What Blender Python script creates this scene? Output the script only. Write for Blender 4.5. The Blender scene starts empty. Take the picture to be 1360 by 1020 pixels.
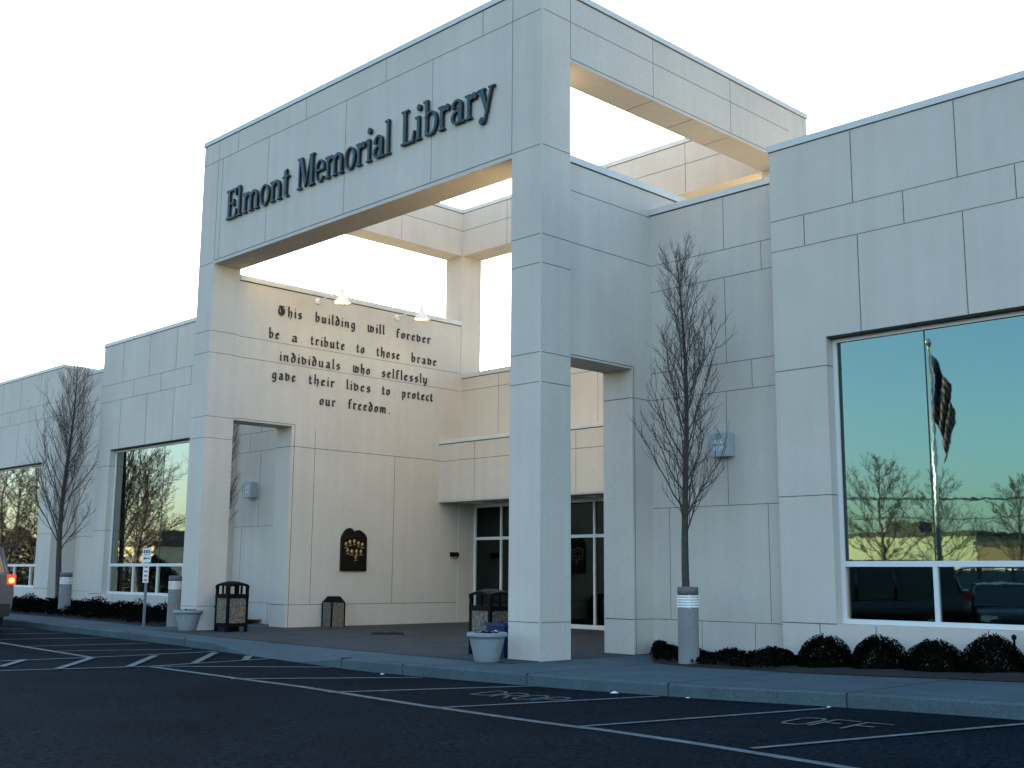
import bpy, math, random
import numpy as np
from mathutils import Vector, Matrix

# ------------------------------------------------------------------ camera, sky, sun, exposure
S = bpy.context.scene
COL = S.collection
R3 = math.radians
cam_d = bpy.data.cameras.new('camera'); cam = bpy.data.objects.new('camera', cam_d); COL.objects.link(cam)
cam_d.sensor_width = 36.0; cam_d.lens = 36.0 * 1528.79 / 1360.0
cam_d.clip_start = 0.1; cam_d.clip_end = 3000
_rt = (0.7026974, 0.7114487, 0.0075533); _up = (0.1111067, -0.1202135, 0.9865110); _fw = (-0.7027600, 0.6923795, 0.1635205)
cam.matrix_world = Matrix(((_rt[0], _up[0], -_fw[0], 11.647), (_rt[1], _up[1], -_fw[1], -12.0735),
                           (_rt[2], _up[2], -_fw[2], 1.2138), (0, 0, 0, 1)))
S.camera = cam

SUN_EL, SUN_AZ = 12.0, -42.0          # azimuth from +Y towards +X, degrees
W = bpy.data.worlds.new('World'); S.world = W; W.use_nodes = True
wn = W.node_tree.nodes; wl = W.node_tree.links
bg = wn['Background']; sky = wn.new('ShaderNodeTexSky')
sky.sky_type = 'NISHITA'; sky.sun_disc = False
sky.sun_elevation = R3(SUN_EL); sky.sun_rotation = R3(SUN_AZ)
sky.air_density = 1.0; sky.dust_density = 1.5; sky.ozone_density = 2.0
wl.new(sky.outputs[0], bg.inputs[0]); bg.inputs[1].default_value = 0.15
sd = bpy.data.lights.new('sun', 'SUN'); sd.energy = 5.0; sd.angle = R3(0.5); sd.color = (1.0, 0.84, 0.50)
sun = bpy.data.objects.new('sun', sd); COL.objects.link(sun)
_s = Vector((math.sin(R3(SUN_AZ)) * math.cos(R3(SUN_EL)), math.cos(R3(SUN_AZ)) * math.cos(R3(SUN_EL)), math.sin(R3(SUN_EL))))
sun.rotation_euler = (-_s).to_track_quat('-Z', 'Y').to_euler(); sun.location = _s * 120
S.view_settings.view_transform = 'Standard'; S.view_settings.look = 'None'
S.view_settings.gamma = 1.0; S.view_settings.exposure = 2.12; S.view_settings.use_curve_mapping = False

# ------------------------------------------------------------------ materials
def mat(name, col, rough=0.8, metal=0.0, spec=0.5, noise=None, bump=None, emit=None, var=None, streak=0.0):
    """noise=(scale, amount): fine grain; var=(scale, amount): broad mottling; streak: faint vertical run-off"""
    m = bpy.data.materials.new(name); m.use_nodes = True
    nt = m.node_tree; n = nt.nodes; l = nt.links; b = n['Principled BSDF']
    b.inputs['Base Color'].default_value = (*col, 1); b.inputs['Roughness'].default_value = rough
    b.inputs['Metallic'].default_value = metal; b.inputs['Specular IOR Level'].default_value = spec
    tc = n.new('ShaderNodeTexCoord'); cur = None
    def mul(fac_socket, lo, hi):
        nonlocal cur
        mr = n.new('ShaderNodeMapRange'); mr.inputs[1].default_value = 0.3; mr.inputs[2].default_value = 0.7
        mr.inputs[3].default_value = lo; mr.inputs[4].default_value = hi
        l.new(fac_socket, mr.inputs[0])
        mx = n.new('ShaderNodeVectorMath'); mx.operation = 'SCALE'
        if cur is None: mx.inputs[0].default_value = col
        else: l.new(cur, mx.inputs[0])
        l.new(mr.outputs[0], mx.inputs['Scale']); cur = mx.outputs[0]
    if noise:
        t = n.new('ShaderNodeTexNoise'); t.inputs['Scale'].default_value = noise[0]; t.inputs['Detail'].default_value = 3
        l.new(tc.outputs['Object'], t.inputs['Vector']); mul(t.outputs[0], 1 - noise[1], 1 + noise[1])
    if var:
        t2 = n.new('ShaderNodeTexNoise'); t2.inputs['Scale'].default_value = var[0]; t2.inputs['Detail'].default_value = 6
        t2.inputs['Roughness'].default_value = 0.6
        l.new(tc.outputs['Object'], t2.inputs['Vector']); mul(t2.outputs[0], 1 - var[1], 1 + var[1])
    if streak:
        mp = n.new('ShaderNodeMapping'); mp.inputs['Scale'].default_value = (5.0, 5.0, 0.22)
        t3 = n.new('ShaderNodeTexNoise'); t3.inputs['Scale'].default_value = 1.0; t3.inputs['Detail'].default_value = 5
        l.new(tc.outputs['Object'], mp.inputs[0]); l.new(mp.outputs[0], t3.inputs['Vector']); mul(t3.outputs[0], 1 - streak, 1 + streak * 0.6)
    if cur is not None: l.new(cur, b.inputs['Base Color'])
    if bump:
        t4 = n.new('ShaderNodeTexNoise'); t4.inputs['Scale'].default_value = bump[0]; t4.inputs['Detail'].default_value = 4
        bp = n.new('ShaderNodeBump'); bp.inputs['Strength'].default_value = bump[1]; bp.inputs['Distance'].default_value = bump[2] if len(bump) > 2 else 0.01
        l.new(tc.outputs['Object'], t4.inputs['Vector']); l.new(t4.outputs[0], bp.inputs['Height']); l.new(bp.outputs[0], b.inputs['Normal'])
    if emit:
        b.inputs['Emission Color'].default_value = (*emit[0], 1); b.inputs['Emission Strength'].default_value = emit[1]
    return m

M = {}
M['precast'] = mat('precast_concrete', (0.565, 0.513, 0.447), 0.85, spec=0.25, noise=(75, 0.11), var=(0.7, 0.06), streak=0.045, bump=(160, 0.25, 0.004))
M['joint'] = mat('sealant_and_shadow_line', (0.10, 0.095, 0.085), 0.9)  # panel joints, plus the painted shadow lines under the copings
M['coping'] = mat('coping_metal', (0.58, 0.58, 0.55), 0.45, spec=0.5, noise=(4, 0.05))
M['roof'] = mat('roof_membrane', (0.36, 0.31, 0.23), 0.9, noise=(2, 0.1))
M['mirror_glass'] = mat('mirrored_glass', (0.15, 0.32, 0.31), 0.015, metal=1.0, bump=(1.1, 0.05, 0.02))
_g = M['mirror_glass'].node_tree; _b = _g.nodes['Principled BSDF']
_lw = _g.nodes.new('ShaderNodeLayerWeight'); _lw.inputs['Blend'].default_value = 0.5
_cr = _g.nodes.new('ShaderNodeValToRGB'); _e = _cr.color_ramp.elements
_e[0].position = 0.08; _e[0].color = (0.11, 0.19, 0.185, 1); _e[1].position = 0.58; _e[1].color = (0.32, 0.36, 0.33, 1)
_g.links.new(_lw.outputs['Facing'], _cr.inputs[0]); _g.links.new(_cr.outputs[0], _b.inputs['Base Color'])
M['dark_glass'] = mat('tinted_door_glass', (0.035, 0.05, 0.045), 0.02, metal=1.0)
M['frame'] = mat('window_aluminium', (0.66, 0.66, 0.64), 0.4, spec=0.5)
M['gasket_shade'] = mat('gasket_and_painted_shade', (0.02, 0.03, 0.03), 0.6)  # pane joints, plus painted head shade and jamb reflection
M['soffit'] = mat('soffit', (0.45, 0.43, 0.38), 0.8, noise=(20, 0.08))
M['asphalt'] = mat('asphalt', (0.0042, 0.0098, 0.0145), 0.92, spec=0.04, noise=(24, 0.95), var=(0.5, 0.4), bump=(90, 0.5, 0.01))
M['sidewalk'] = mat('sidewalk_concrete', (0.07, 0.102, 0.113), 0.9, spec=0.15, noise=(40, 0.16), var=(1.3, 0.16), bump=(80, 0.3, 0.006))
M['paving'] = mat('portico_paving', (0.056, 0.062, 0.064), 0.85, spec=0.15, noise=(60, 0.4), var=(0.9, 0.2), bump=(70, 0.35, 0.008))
M['line'] = mat('road_paint', (0.10, 0.125, 0.13), 0.8, noise=(14, 0.38), var=(2.5, 0.25))
M['line_old'] = mat('worn_road_paint', (0.085, 0.10, 0.105), 0.85, noise=(14, 0.5))
M['mulch'] = mat('mulch', (0.012, 0.009, 0.007), 0.95, noise=(30, 0.5), bump=(40, 0.8, 0.03))
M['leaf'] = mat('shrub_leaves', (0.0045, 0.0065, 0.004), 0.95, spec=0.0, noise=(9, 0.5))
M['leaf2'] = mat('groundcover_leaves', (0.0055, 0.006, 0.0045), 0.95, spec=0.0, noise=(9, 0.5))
M['bark'] = mat('bark', (0.05, 0.043, 0.038), 0.9, noise=(18, 0.3))
M['twig'] = mat('twigs', (0.06, 0.047, 0.042), 0.9, noise=(6, 0.25))
M['navy'] = mat('letter_navy', (0.012, 0.055, 0.066), 0.5, spec=0.4, noise=(12, 0.15))
M['black_letter'] = mat('letter_black', (0.012, 0.012, 0.012), 0.55)
M['white_metal'] = mat('white_enamel', (0.88, 0.87, 0.84), 0.35)
M['bin_metal'] = mat('bin_black_metal', (0.004, 0.0036, 0.0036), 0.6, spec=0.1)
M['aggregate'] = mat('exposed_aggregate', (0.15, 0.125, 0.095), 0.9, noise=(42, 0.85), bump=(50, 0.8, 0.02))
M['bollard'] = mat('bollard_concrete', (0.19, 0.185, 0.175), 0.85, noise=(50, 0.15), var=(3, 0.1))
M['bollard_cap'] = mat('bollard_cap', (0.13, 0.125, 0.12), 0.7, noise=(40, 0.1))
M['planter'] = mat('planter_grey', (0.21, 0.245, 0.26), 0.6, noise=(30, 0.08), var=(4, 0.08))
M['soil'] = mat('soil', (0.03, 0.022, 0.015), 0.95, noise=(25, 0.5))
M['blue_plastic'] = mat('blue_plastic', (0.004, 0.014, 0.075), 0.5)
M['white_mark'] = mat('white_marking', (0.72, 0.72, 0.72), 0.6)
M['sign_white'] = mat('sign_white', (0.62, 0.63, 0.62), 0.45)
M['sign_black'] = mat('sign_black', (0.02, 0.02, 0.02), 0.5)
M['sign_red'] = mat('sign_red', (0.38, 0.16, 0.14), 0.5)
M['steel'] = mat('galvanised_steel', (0.22, 0.25, 0.28), 0.5, metal=0.6, noise=(20, 0.12))
M['bronze'] = mat('plaque_bronze', (0.022, 0.015, 0.010), 0.4, metal=0.6, noise=(30, 0.4))
M['gold'] = mat('plaque_gold', (0.42, 0.30, 0.13), 0.4, metal=0.7, noise=(25, 0.4))
M['lamp_grey'] = mat('lamp_housing', (0.36, 0.40, 0.42), 0.5, noise=(20, 0.05))
M['lens'] = mat('lamp_lens', (0.80, 0.82, 0.80), 0.3)
M['bulb'] = mat('lit_lamp_bulb', (0.9, 0.85, 0.7), 0.4, emit=((1.0, 0.82, 0.5), 22.0))
M['wood'] = mat('branch_wood', (0.03, 0.022, 0.015), 0.9, noise=(20, 0.3))
M['cut_wood'] = mat('cut_wood', (0.32, 0.2, 0.09), 0.9)
M['paper'] = mat('paper', (0.75, 0.75, 0.74), 0.8)
M['tyre'] = mat('tyre', (0.012, 0.012, 0.012), 0.85)
M['rim'] = mat('wheel_rim', (0.4, 0.4, 0.4), 0.3, metal=0.8)
M['car_glass'] = mat('car_glass', (0.02, 0.025, 0.03), 0.05, spec=0.8)
M['silver'] = mat('silver_paint', (0.15, 0.14, 0.13), 0.35, metal=0.4)
M['dark_paint'] = mat('dark_paint', (0.012, 0.013, 0.016), 0.25, spec=0.6)
M['red_paint'] = mat('maroon_paint', (0.12, 0.014, 0.014), 0.25, spec=0.6)
M['trim'] = mat('black_trim', (0.015, 0.015, 0.015), 0.6)
M['tail'] = mat('lit_tail_lamp', (0.5, 0.02, 0.01), 0.3, emit=((1.0, 0.05, 0.02), 0.35))
M['tail_core'] = mat('lit_tail_bulb', (0.9, 0.3, 0.1), 0.3, emit=((1.0, 0.35, 0.08), 0.8))
M['tail_off'] = mat('tail_lamp', (0.25, 0.01, 0.01), 0.3)
M['headlight'] = mat('headlight', (0.6, 0.62, 0.64), 0.15)
M['yellow_wall'] = mat('pale_yellow_block', (0.46, 0.41, 0.27), 0.9, noise=(3, 0.08), var=(0.3, 0.08))
M['brick'] = mat('brown_brick', (0.20, 0.12, 0.08), 0.9, noise=(12, 0.2))
M['dark_roof'] = mat('dark_roof', (0.06, 0.055, 0.05), 0.9, noise=(4, 0.2))
M['house_white'] = mat('white_siding', (0.6, 0.58, 0.53), 0.8, noise=(3, 0.06))
M['flag_red'] = mat('flag_red', (0.10, 0.012, 0.014), 0.8)
M['flag_white'] = mat('flag_white', (0.16, 0.15, 0.145), 0.8)
M['flag_blue'] = mat('flag_blue', (0.008, 0.011, 0.04), 0.8)
M['pole_alu'] = mat('pole_aluminium', (0.6, 0.6, 0.58), 0.3, metal=0.7)
M['grass'] = mat('verge_grass', (0.07, 0.075, 0.03), 0.95, noise=(2, 0.3), bump=(30, 0.6, 0.03))
M['pole_wood'] = mat('pole_wood', (0.10, 0.075, 0.055), 0.95, noise=(10, 0.2))
M['evergreen'] = mat('evergreen_leaves', (0.022, 0.03, 0.016), 0.85, spec=0.1, noise=(3, 0.4))

# ------------------------------------------------------------------ mesh helpers
class MB:
    def __init__(s): s.v = []; s.f = []; s.m = []; s.sm = []
    def add(s, vs, fs, mi=0, smooth=False):
        o = len(s.v); s.v.extend([tuple(p) for p in vs])
        for f in fs: s.f.append(tuple(o + i for i in f)); s.m.append(mi); s.sm.append(smooth)
        return s
    def box(s, x0, x1, y0, y1, z0, z1, mi=0):
        vs = [(x, y, z) for z in (z0, z1) for y in (y0, y1) for x in (x0, x1)]
        return s.add(vs, [(0, 2, 3, 1), (4, 5, 7, 6), (0, 1, 5, 4), (2, 6, 7, 3), (0, 4, 6, 2), (1, 3, 7, 5)], mi)
    def prism(s, pts, axis, a, b, mi=0):
        """pts: 2-D polygon in the two other axes (order x<y<z), extruded along axis from a to b"""
        def P(p, t):
            q = list(p); q.insert('xyz'.index(axis), t); return tuple(q)
        n = len(pts); vs = [P(p, a) for p in pts] + [P(p, b) for p in pts]
        ar = sum(pts[i][0] * pts[(i + 1) % n][1] - pts[(i + 1) % n][0] * pts[i][1] for i in range(n))
        flip = (ar > 0) == ((b > a) != (axis == 'y'))
        fs = [tuple(range(n)), tuple(range(2 * n - 1, n - 1, -1))] + [(i, i + n, (i + 1) % n + n, (i + 1) % n) for i in range(n)]
        if not flip: fs = [tuple(reversed(f)) for f in fs]
        fs = [tuple(reversed(f)) for f in fs]
        return s.add(vs, fs, mi)
    def tube(s, pts, rad, n=8, mi=0, cap=True, smooth=True):
        pts = [Vector(p) for p in pts]
        if not hasattr(rad, '__len__'): rad = [rad] * len(pts)
        vs = []; ref = None
        for i, p in enumerate(pts):
            t = (pts[min(i + 1, len(pts) - 1)] - pts[max(i - 1, 0)]).normalized()
            if ref is None: ref = Vector((1, 0, 0)) if abs(t.x) < 0.8 else Vector((0, 1, 0))
            u = (ref - t * ref.dot(t)).normalized(); ref = u; w = t.cross(u)
            for k in range(n):
                a = 2 * math.pi * k / n; vs.append(p + (u * math.cos(a) + w * math.sin(a)) * rad[i])
        fs = []
        for i in range(len(pts) - 1):
            for k in range(n):
                k2 = (k + 1) % n; fs.append((i * n + k, i * n + k2, (i + 1) * n + k2, (i + 1) * n + k))
        s.add(vs, fs, mi, smooth)
        if cap:
            o = len(s.v) - len(vs); e = o + (len(pts) - 1) * n
            s.f.append(tuple(o + k for k in range(n - 1, -1, -1))); s.m.append(mi); s.sm.append(False)
            s.f.append(tuple(e + k for k in range(n))); s.m.append(mi); s.sm.append(False)
        return s
    def lathe(s, prof, c=(0, 0, 0), n=32, mi=0, smooth=True):
        vs = []; fs = []
        for r, z in prof:
            for k in range(n):
                a = 2 * math.pi * k / n; vs.append((c[0] + r * math.cos(a), c[1] + r * math.sin(a), c[2] + z))
        for i in range(len(prof) - 1):
            for k in range(n):
                k2 = (k + 1) % n; fs.append((i * n + k, i * n + k2, (i + 1) * n + k2, (i + 1) * n + k))
        return s.add(vs, fs, mi, smooth)

def tag(o, label=None, cat=None, group=None, kind=None):
    for k, v in (('label', label), ('category', cat), ('group', group), ('kind', kind)):
        if v: o[k] = v
    return o
def emp(name, label, cat, loc, rz=0.0, group=None):
    o = bpy.data.objects.new(name, None); COL.objects.link(o); o.location = loc; o.rotation_euler = (0, 0, rz)
    o.empty_display_size = 0.3
    return tag(o, label, cat, group)
def wloc(o):
    p = Vector((0, 0, 0))
    while o is not None: p = p + o.location; o = o.parent
    return p
def obj(name, mb, mats, parent=None, world=False, loc=None):
    """one mesh object; world=True: vertices are given in world coordinates (parents unrotated)"""
    if not isinstance(mats, (list, tuple)): mats = [mats]
    me = bpy.data.meshes.new(name); vs = mb.v
    off = wloc(parent) if (world and parent is not None) else Vector((0, 0, 0))
    if loc is not None: off = off + Vector(loc)
    if off.length > 0: vs = [(v[0] - off.x, v[1] - off.y, v[2] - off.z) for v in vs]
    me.from_pydata(vs, [], mb.f)
    for m in mats: me.materials.append(m)
    me.polygons.foreach_set('material_index', mb.m); me.polygons.foreach_set('use_smooth', mb.sm)
    me.update()
    o = bpy.data.objects.new(name, me); COL.objects.link(o)
    if parent is not None: o.parent = parent
    if loc is not None: o.location = loc
    return o
def copy_tree(o, parent=None):
    c = o.copy(); COL.objects.link(c); c.parent = parent
    for ch in list(o.children): copy_tree(ch, c)
    return c
def leaves(n, sampler, size, seed, up=0.3):
    """n small random quads at points given by sampler(rng, n) -> (n,3)"""
    rng = np.random.default_rng(seed); P = sampler(rng, n); n = len(P)
    a = rng.normal(size=(n, 3)); a[:, 2] += up; a /= np.linalg.norm(a, axis=1)[:, None]
    b = rng.normal(size=(n, 3)); b -= a * (a * b).sum(1)[:, None]; b /= np.linalg.norm(b, axis=1)[:, None]
    sz = size * rng.uniform(0.6, 1.4, (n, 1))
    c = np.cross(a, b)
    V = np.stack([P - b * sz, P + c * sz * 0.45, P + b * sz, P - c * sz * 0.45], 1).reshape(-1, 3)
    mb = MB(); mb.v = [tuple(v) for v in V.tolist()]
    mb.f = [(4 * i, 4 * i + 1, 4 * i + 2, 4 * i + 3) for i in range(n)]; mb.m = [0] * n; mb.sm = [False] * n
    return mb

# ------------------------------------------------------------------ ground
GX = [-60, -16, -10, -6, -2, 2, 4, 6, 8, 30]; GZ = [.14, .12, .06, .02, 0, 0, .03, .09, .13, .14]
def gz(x): return float(np.interp(x, GX, GZ))
def lotz(x, y): return gz(x) - 0.14 + 0.02 * max(min(y + 1.4, 0), -14)
CX = [-60, -8, -5.2, -3.0, -1.6, 0, 2, 4, 30]; CY = [-1.3, -1.3, -1.5, -1.7, -1.8, -1.7, -1.5, -1.4, -1.4]
def curby(x): return float(np.interp(x, CX, CY))
def ramp(x): return float(np.interp(x, [-6.3, -5.2, -3.6, -2.3], [0, 1, 1, 0]))

def grid_sheet(name, xs, ys, zf, m):
    mb = MB(); nx, ny = len(xs), len(ys)
    mb.add([(x, y, zf(x, y)) for y in ys for x in xs], [(j * nx + i, j * nx + i + 1, (j + 1) * nx + i + 1, (j + 1) * nx + i) for j in range(ny - 1) for i in range(nx - 1)])
    return tag(obj(name, mb, m), kind='structure')
xs = [-900, -300, -100, -60, -40, -30, -24, -20] + [x * 1.0 for x in range(-18, 19)] + [20, 24, 30, 60, 100, 300, 900]
ys = [-900, -300, -120, -60, -40, -30] + [y * 1.0 for y in range(-24, -3)] + [-3, -2.5, -2, -1.4, -1.0, 0, 4, 60, 300, 900]
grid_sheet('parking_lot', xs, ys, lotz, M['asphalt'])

# sidewalk: walking surface + kerb face, with a dropped kerb at the crossing
mb = MB()
sx = sorted(set([-60, -40, -30] + [round(-24 + 0.5 * i, 2) for i in range(97)] + [30]))
def swz(x, t):                       # t: distance behind the kerb edge
    return gz(x) - ramp(x) * 0.128 * max(0, 1 - t / 0.9)
rows = [0.0, 0.16, 0.5, 0.9]
vs = []
for x in sx:
    c = curby(x)
    vs.append((x, c - 0.015, lotz(x, c) - 0.2))
    vs.append((x, c - 0.015, swz(x, 0) - 0.02))
    for t in rows: vs.append((x, c + (0.01 if t == 0 else t), swz(x, t)))
    vs.append((x, 4.0, gz(x))); 
nr = 2 + len(rows) + 1
mb.add(vs, [(i * nr + j, (i + 1) * nr + j, (i + 1) * nr + j + 1, i * nr + j + 1) for i in range(len(sx) - 1) for j in range(nr - 1)])
# scored joints across the walk and kerb
for x in (-30, -27, -24, -21, -18, -15, -12, -9.8, -7.6, -2.3, -0.9, 1.3, 3.4, 5.6, 7.6, 9.8, 12):
    c = curby(x); e = gz(x)
    mb.box(x - .008, x + .008, c - 0.018, c + 0.17, e - 0.2, e + 0.0025, 1)
    if x > 0 or x < -10.5: mb.box(x - .006, x + .006, c + .17, (0.95 if x > 0 else -0.02), e - 0.1, e + 0.0025, 1)
for i in range(len(sx) - 1):
    x0, x1 = sx[i], sx[i + 1]
    if -24 <= x0 < 14 and not (-6.4 < x0 < -2.3):
        y0, y1 = curby(x0) + .17, curby(x1) + .17
        mb.add([(x0, y0, gz(x0) + .002), (x1, y1, gz(x1) + .002), (x1, y1 + .014, gz(x1) + .002), (x0, y0 + .014, gz(x0) + .002)], [(0, 1, 2, 3)], 1)
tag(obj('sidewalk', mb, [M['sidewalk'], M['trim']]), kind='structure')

# portico paving with score lines
mb = MB()
px_ = [-10.2 + 10.2 * i / 40 for i in range(41)]
mb.add([(x, y, gz(x) + 0.006) for x in px_ for y in (-0.62, 7.7)], [(2 * i, 2 * i + 2, 2 * i + 3, 2 * i + 1) for i in range(40)])
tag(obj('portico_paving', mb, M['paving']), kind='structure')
# walk inside the left recess
def sheet(name, poly, dz, m, step=0.5):
    mb = MB(); mb.add([(x, y, gz(x) + dz) for x, y in poly], [tuple(range(len(poly)))])
    return tag(obj(name, mb, m), kind='structure')
# planting beds
def bed(name, x0, x1, y0f, y1, n, dz):
    mb = MB(); X = [x0 + (x1 - x0) * i / n for i in range(n + 1)]
    random.seed(5)
    vs = []
    for x in X:
        ya = y0f(x)
        vs += [(x, ya, gz(x) + 0.008), (x, ya + (y1 - ya) * .25, gz(x) + dz * random.uniform(.7, 1.2)), (x, ya + (y1 - ya) * .7, gz(x) + dz * random.uniform(.8, 1.3)), (x, y1, gz(x) + dz)]
    mb.add(vs, [(4 * i + j, 4 * i + 4 + j, 4 * i + 5 + j, 4 * i + j + 1) for i in range(n) for j in range(3)])
    return tag(obj(name, mb, M['mulch']), kind='structure')
bed('mulch_bed', -0.0, 24, lambda x: max(0.95, 2.45 - 1.15 * x) + 0.03 * math.sin(x * 5), 2.7, 60, 0.05)
bed('mulch_bed', -36, -11.35, lambda x: 0.0 + 0.03 * math.sin(x * 3), 3.9, 60, 0.08)

# painted markings
LB = 0.006
def stripe(mb, pts, w, mi=0, dz=0.0):
    for (x0, y0), (x1, y1) in zip(pts[:-1], pts[1:]):
        L = math.hypot(x1 - x0, y1 - y0); n = max(1, int(L / 0.4)); nx, ny = -(y1 - y0) / L * w / 2, (x1 - x0) / L * w / 2
        vs = []
        for i in range(n + 1):
            t = i / n; x = x0 + (x1 - x0) * t; y = y0 + (y1 - y0) * t
            for sg in (1, -1): X, Y = x + sg * nx, y + sg * ny; vs.append((X, Y, lotz(X, Y) + LB + dz))
        mb.add(vs, [(2 * i, 2 * i + 1, 2 * i + 3, 2 * i + 2) for i in range(n)], mi)
mk = MB()
stripe(mk, [(-4.52, -3.58), (-0.71, -3.57), (2.39, -3.8), (4.69, -4.06), (7.3, -4.59), (11, -5.4)], 0.10)
for a, b in (((-4.47, -3.56), (-2.49, -1.95)), ((-2.15, -3.72), (-0.28, -1.95)), ((0.11, -3.76), (1.71, -1.75)), ((2.16, -3.86), (3.64, -1.62)), ((4.38, -4.04), (5.71, -1.62)), ((6.4, -4.13), (7.7, -1.69))):
    pass
for a, b in (((-4.47, -3.5), (-2.49, -1.80)), ((-2.15, -3.68), (-0.38, -1.40 - .45)), ((0.11, -3.72), (1.45, -1.62)), ((2.16, -3.82), (3.36, -1.56)), ((4.38, -4.0), (5.5, -1.62)), ((6.4, -4.28), (7.5, -1.6))):
    stripe(mk, [a, b], 0.075, dz=0.004)
stripe(mk, [(-6.0, -7.2), (-5.47, -5.41), (-4.52, -3.6), (-4.29, -1.6)], 0.075, dz=0.008)
stripe(mk, [(-7.9, -7.6), (-6.97, -4.84), (-6.56, -3.52), (-6.14, -1.56)], 0.075, dz=0.008)
for a, b in (((-5.09, -4.76), (-6.56, -3.52)), ((-4.65, -3.88), (-6.12, -2.69)), ((-4.47, -2.91), (-5.92, -1.71)), ((-4.33, -2.12), (-4.95, -1.66)), ((-6.03, -5.2), (-6.9, -4.49)), ((-5.4, -6.1), (-7.2, -5.4))):
    stripe(mk, [a, b], 0.12, dz=0.012)
stripe(mk, [(-18, -3.3), (-10.69, -3.42), (-6.62, -3.52)], 0.10)
for a, b in (((-9.48, -3.42), (-8.6, -1.5)), ((-8.16, -3.44), (-6.9, -1.6)), ((-11.61, -3.36), (-10.4, -1.5)), ((-13.3, -3.3), (-12.3, -1.5)), ((-15.3, -3.3), (-14.3, -1.5))):
    stripe(mk, [a, b], 0.06, dz=0.004)
tag(obj('parking_markings', mk, M['line']), kind='structure')
# stencilled words on the asphalt
GL = {'D': [[(0, 0), (0, 1), (.35, 1), (.6, .8), (.6, .2), (.35, 0), (0, 0)]], 'R': [[(0, 0), (0, 1), (.45, 1), (.6, .85), (.6, .62), (.45, .5), (0, .5)], [(.3, .5), (.6, 0)]],
      'O': [[(.15, 0), (0, .2), (0, .8), (.15, 1), (.45, 1), (.6, .8), (.6, .2), (.45, 0), (.15, 0)]], 'P': [[(0, 0), (0, 1), (.45, 1), (.6, .85), (.6, .6), (.45, .47), (0, .47)]],
      'F': [[(0, 0), (0, 1), (.6, 1)], [(0, .52), (.45, .52)]]}
def word(txt, o, ux, uy, w, h, pitch, mi):
    mb = MB()
    for k, ch in enumerate(txt):
        for j, pl in enumerate(GL[ch]):
            pts = [(o[0] + ux[0] * (k * pitch + px * w) + uy[0] * py * h, o[1] + ux[1] * (k * pitch + px * w) + uy[1] * py * h) for px, py in pl]
            for q in range(len(pts) - 1): stripe(mb, pts[q:q + 2], 0.04, mi, dz=0.002 + .001 * ((k + j + q) % 3))
    return mb
w1 = word('DROP', (1.50, -2.72), (1.0, 0.0), (0.0, 1.0), 0.40, 0.44, 0.325, 0)
tag(obj('pavement_lettering', w1, M['line_old']), kind='structure')
w2 = word('OFF', (5.72, -2.85), (1.0, -0.04), (0.0, 1.0), 0.42, 0.48, 0.32, 0)
tag(obj('pavement_lettering', w2, M['line_old']), kind='structure')

# ------------------------------------------------------------------ the library
LIB = emp('library_building', 'pale precast concrete library with a tall open square portico and mirrored windows', 'building', (-5.1, 0.0, 0.0))
JW = 0.009
def part(name, mb, mats, parent=LIB): return obj(name, mb, mats, parent, world=True)
PJ = [M['precast'], M['joint'], M['coping']]
def hjx(mb, y, z, x0, x1, w=JW): mb.box(x0, x1, y - .0025, y + .02, z - w / 2, z + w / 2, 1)            # joint on a -Y face, horizontal
def vjx(mb, y, x, z0, z1, w=JW * .8): mb.box(x - w / 2, x + w / 2, y - .0025, y + .02, z0, z1, 1)
def hjy(mb, x, z, y0, y1, w=JW): mb.box(x - .02, x + .0025, y0, y1, z - w / 2, z + w / 2, 1)            # joint on a +X face
def vjy(mb, x, y, z0, z1, w=JW * .8): mb.box(x - .02, x + .0025, y - w / 2, y + w / 2, z0, z1, 1)
def cope(mb, x0, x1, y0, y1, z, h=.10, o=.022):
    mb.box(x0 - o, x1 + o, y0 - o, y1 + o, z - h, z, 2)
    mb.box(x0 - .004, x1 + .004, y0 - .004, y1 + .004, z - h - .013, z - h - .0005, 1)  # dark strip drawn as the shadow line under the coping

ZT = 10.5; XL, XI, XR = -10.25, -9.63, 0.0
Hs = (9.95, 7.73, 6.31, 5.86, 4.49, 4.04, .54)
HL = (9.95, 7.70, 6.23, 5.77, 4.42, 3.97, .54)
# front right pillar
m = MB(); m.box(-.65, 0, 0, .65, -.3, ZT - .10)
for z in Hs: hjx(m, 0, z, -.65, -.03); hjy(m, 0, z, .03, .65)
m.box(-.012, .006, -.006, .012, -.2, ZT - .12)                                       # corner bead
for z in Hs[1:]: m.box(-.65 - .0025, -.63, 0.02, .65, z - JW / 2, z + JW / 2, 1)
part('portico_pillar', m, PJ)
m = MB(); m.box(XL, XI, 0, .65, -.3, ZT - .10)
for z in HL: hjx(m, 0, z, XL, XI - .01)
for z in HL[2:]: hjy(m, XI, z, 0.01, .65)
part('portico_pillar', m, PJ)
m = MB(); m.box(XL, XI, 7.07, 7.74, -.3, ZT - .10); part('portico_pillar', m, PJ)
m = MB(); m.box(-.65, 0, 7.07, 7.74, -.3, ZT - .10); part('portico_pillar', m, PJ)
# sign beam
m = MB(); m.box(XI, -.65, 0, .65, 7.66, ZT - .10)
hjx(m, 0, 9.95, XI, -.65); hjx(m, 0, 7.735, XI, -.65, .014)
vjx(m, 0, -.652, 7.74, ZT - .12, .008); vjx(m, 0, XI + .002, 7.74, ZT - .12, .008)
for x in (-8.86, -6.39, -3.9, -1.35): vjx(m, 0, x, 9.96, ZT - .12)
for x in (-9.45, -7.68, -5.07, -2.6): vjx(m, 0, x, 7.75, 9.94)
part('portico_beam', m, PJ)
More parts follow.
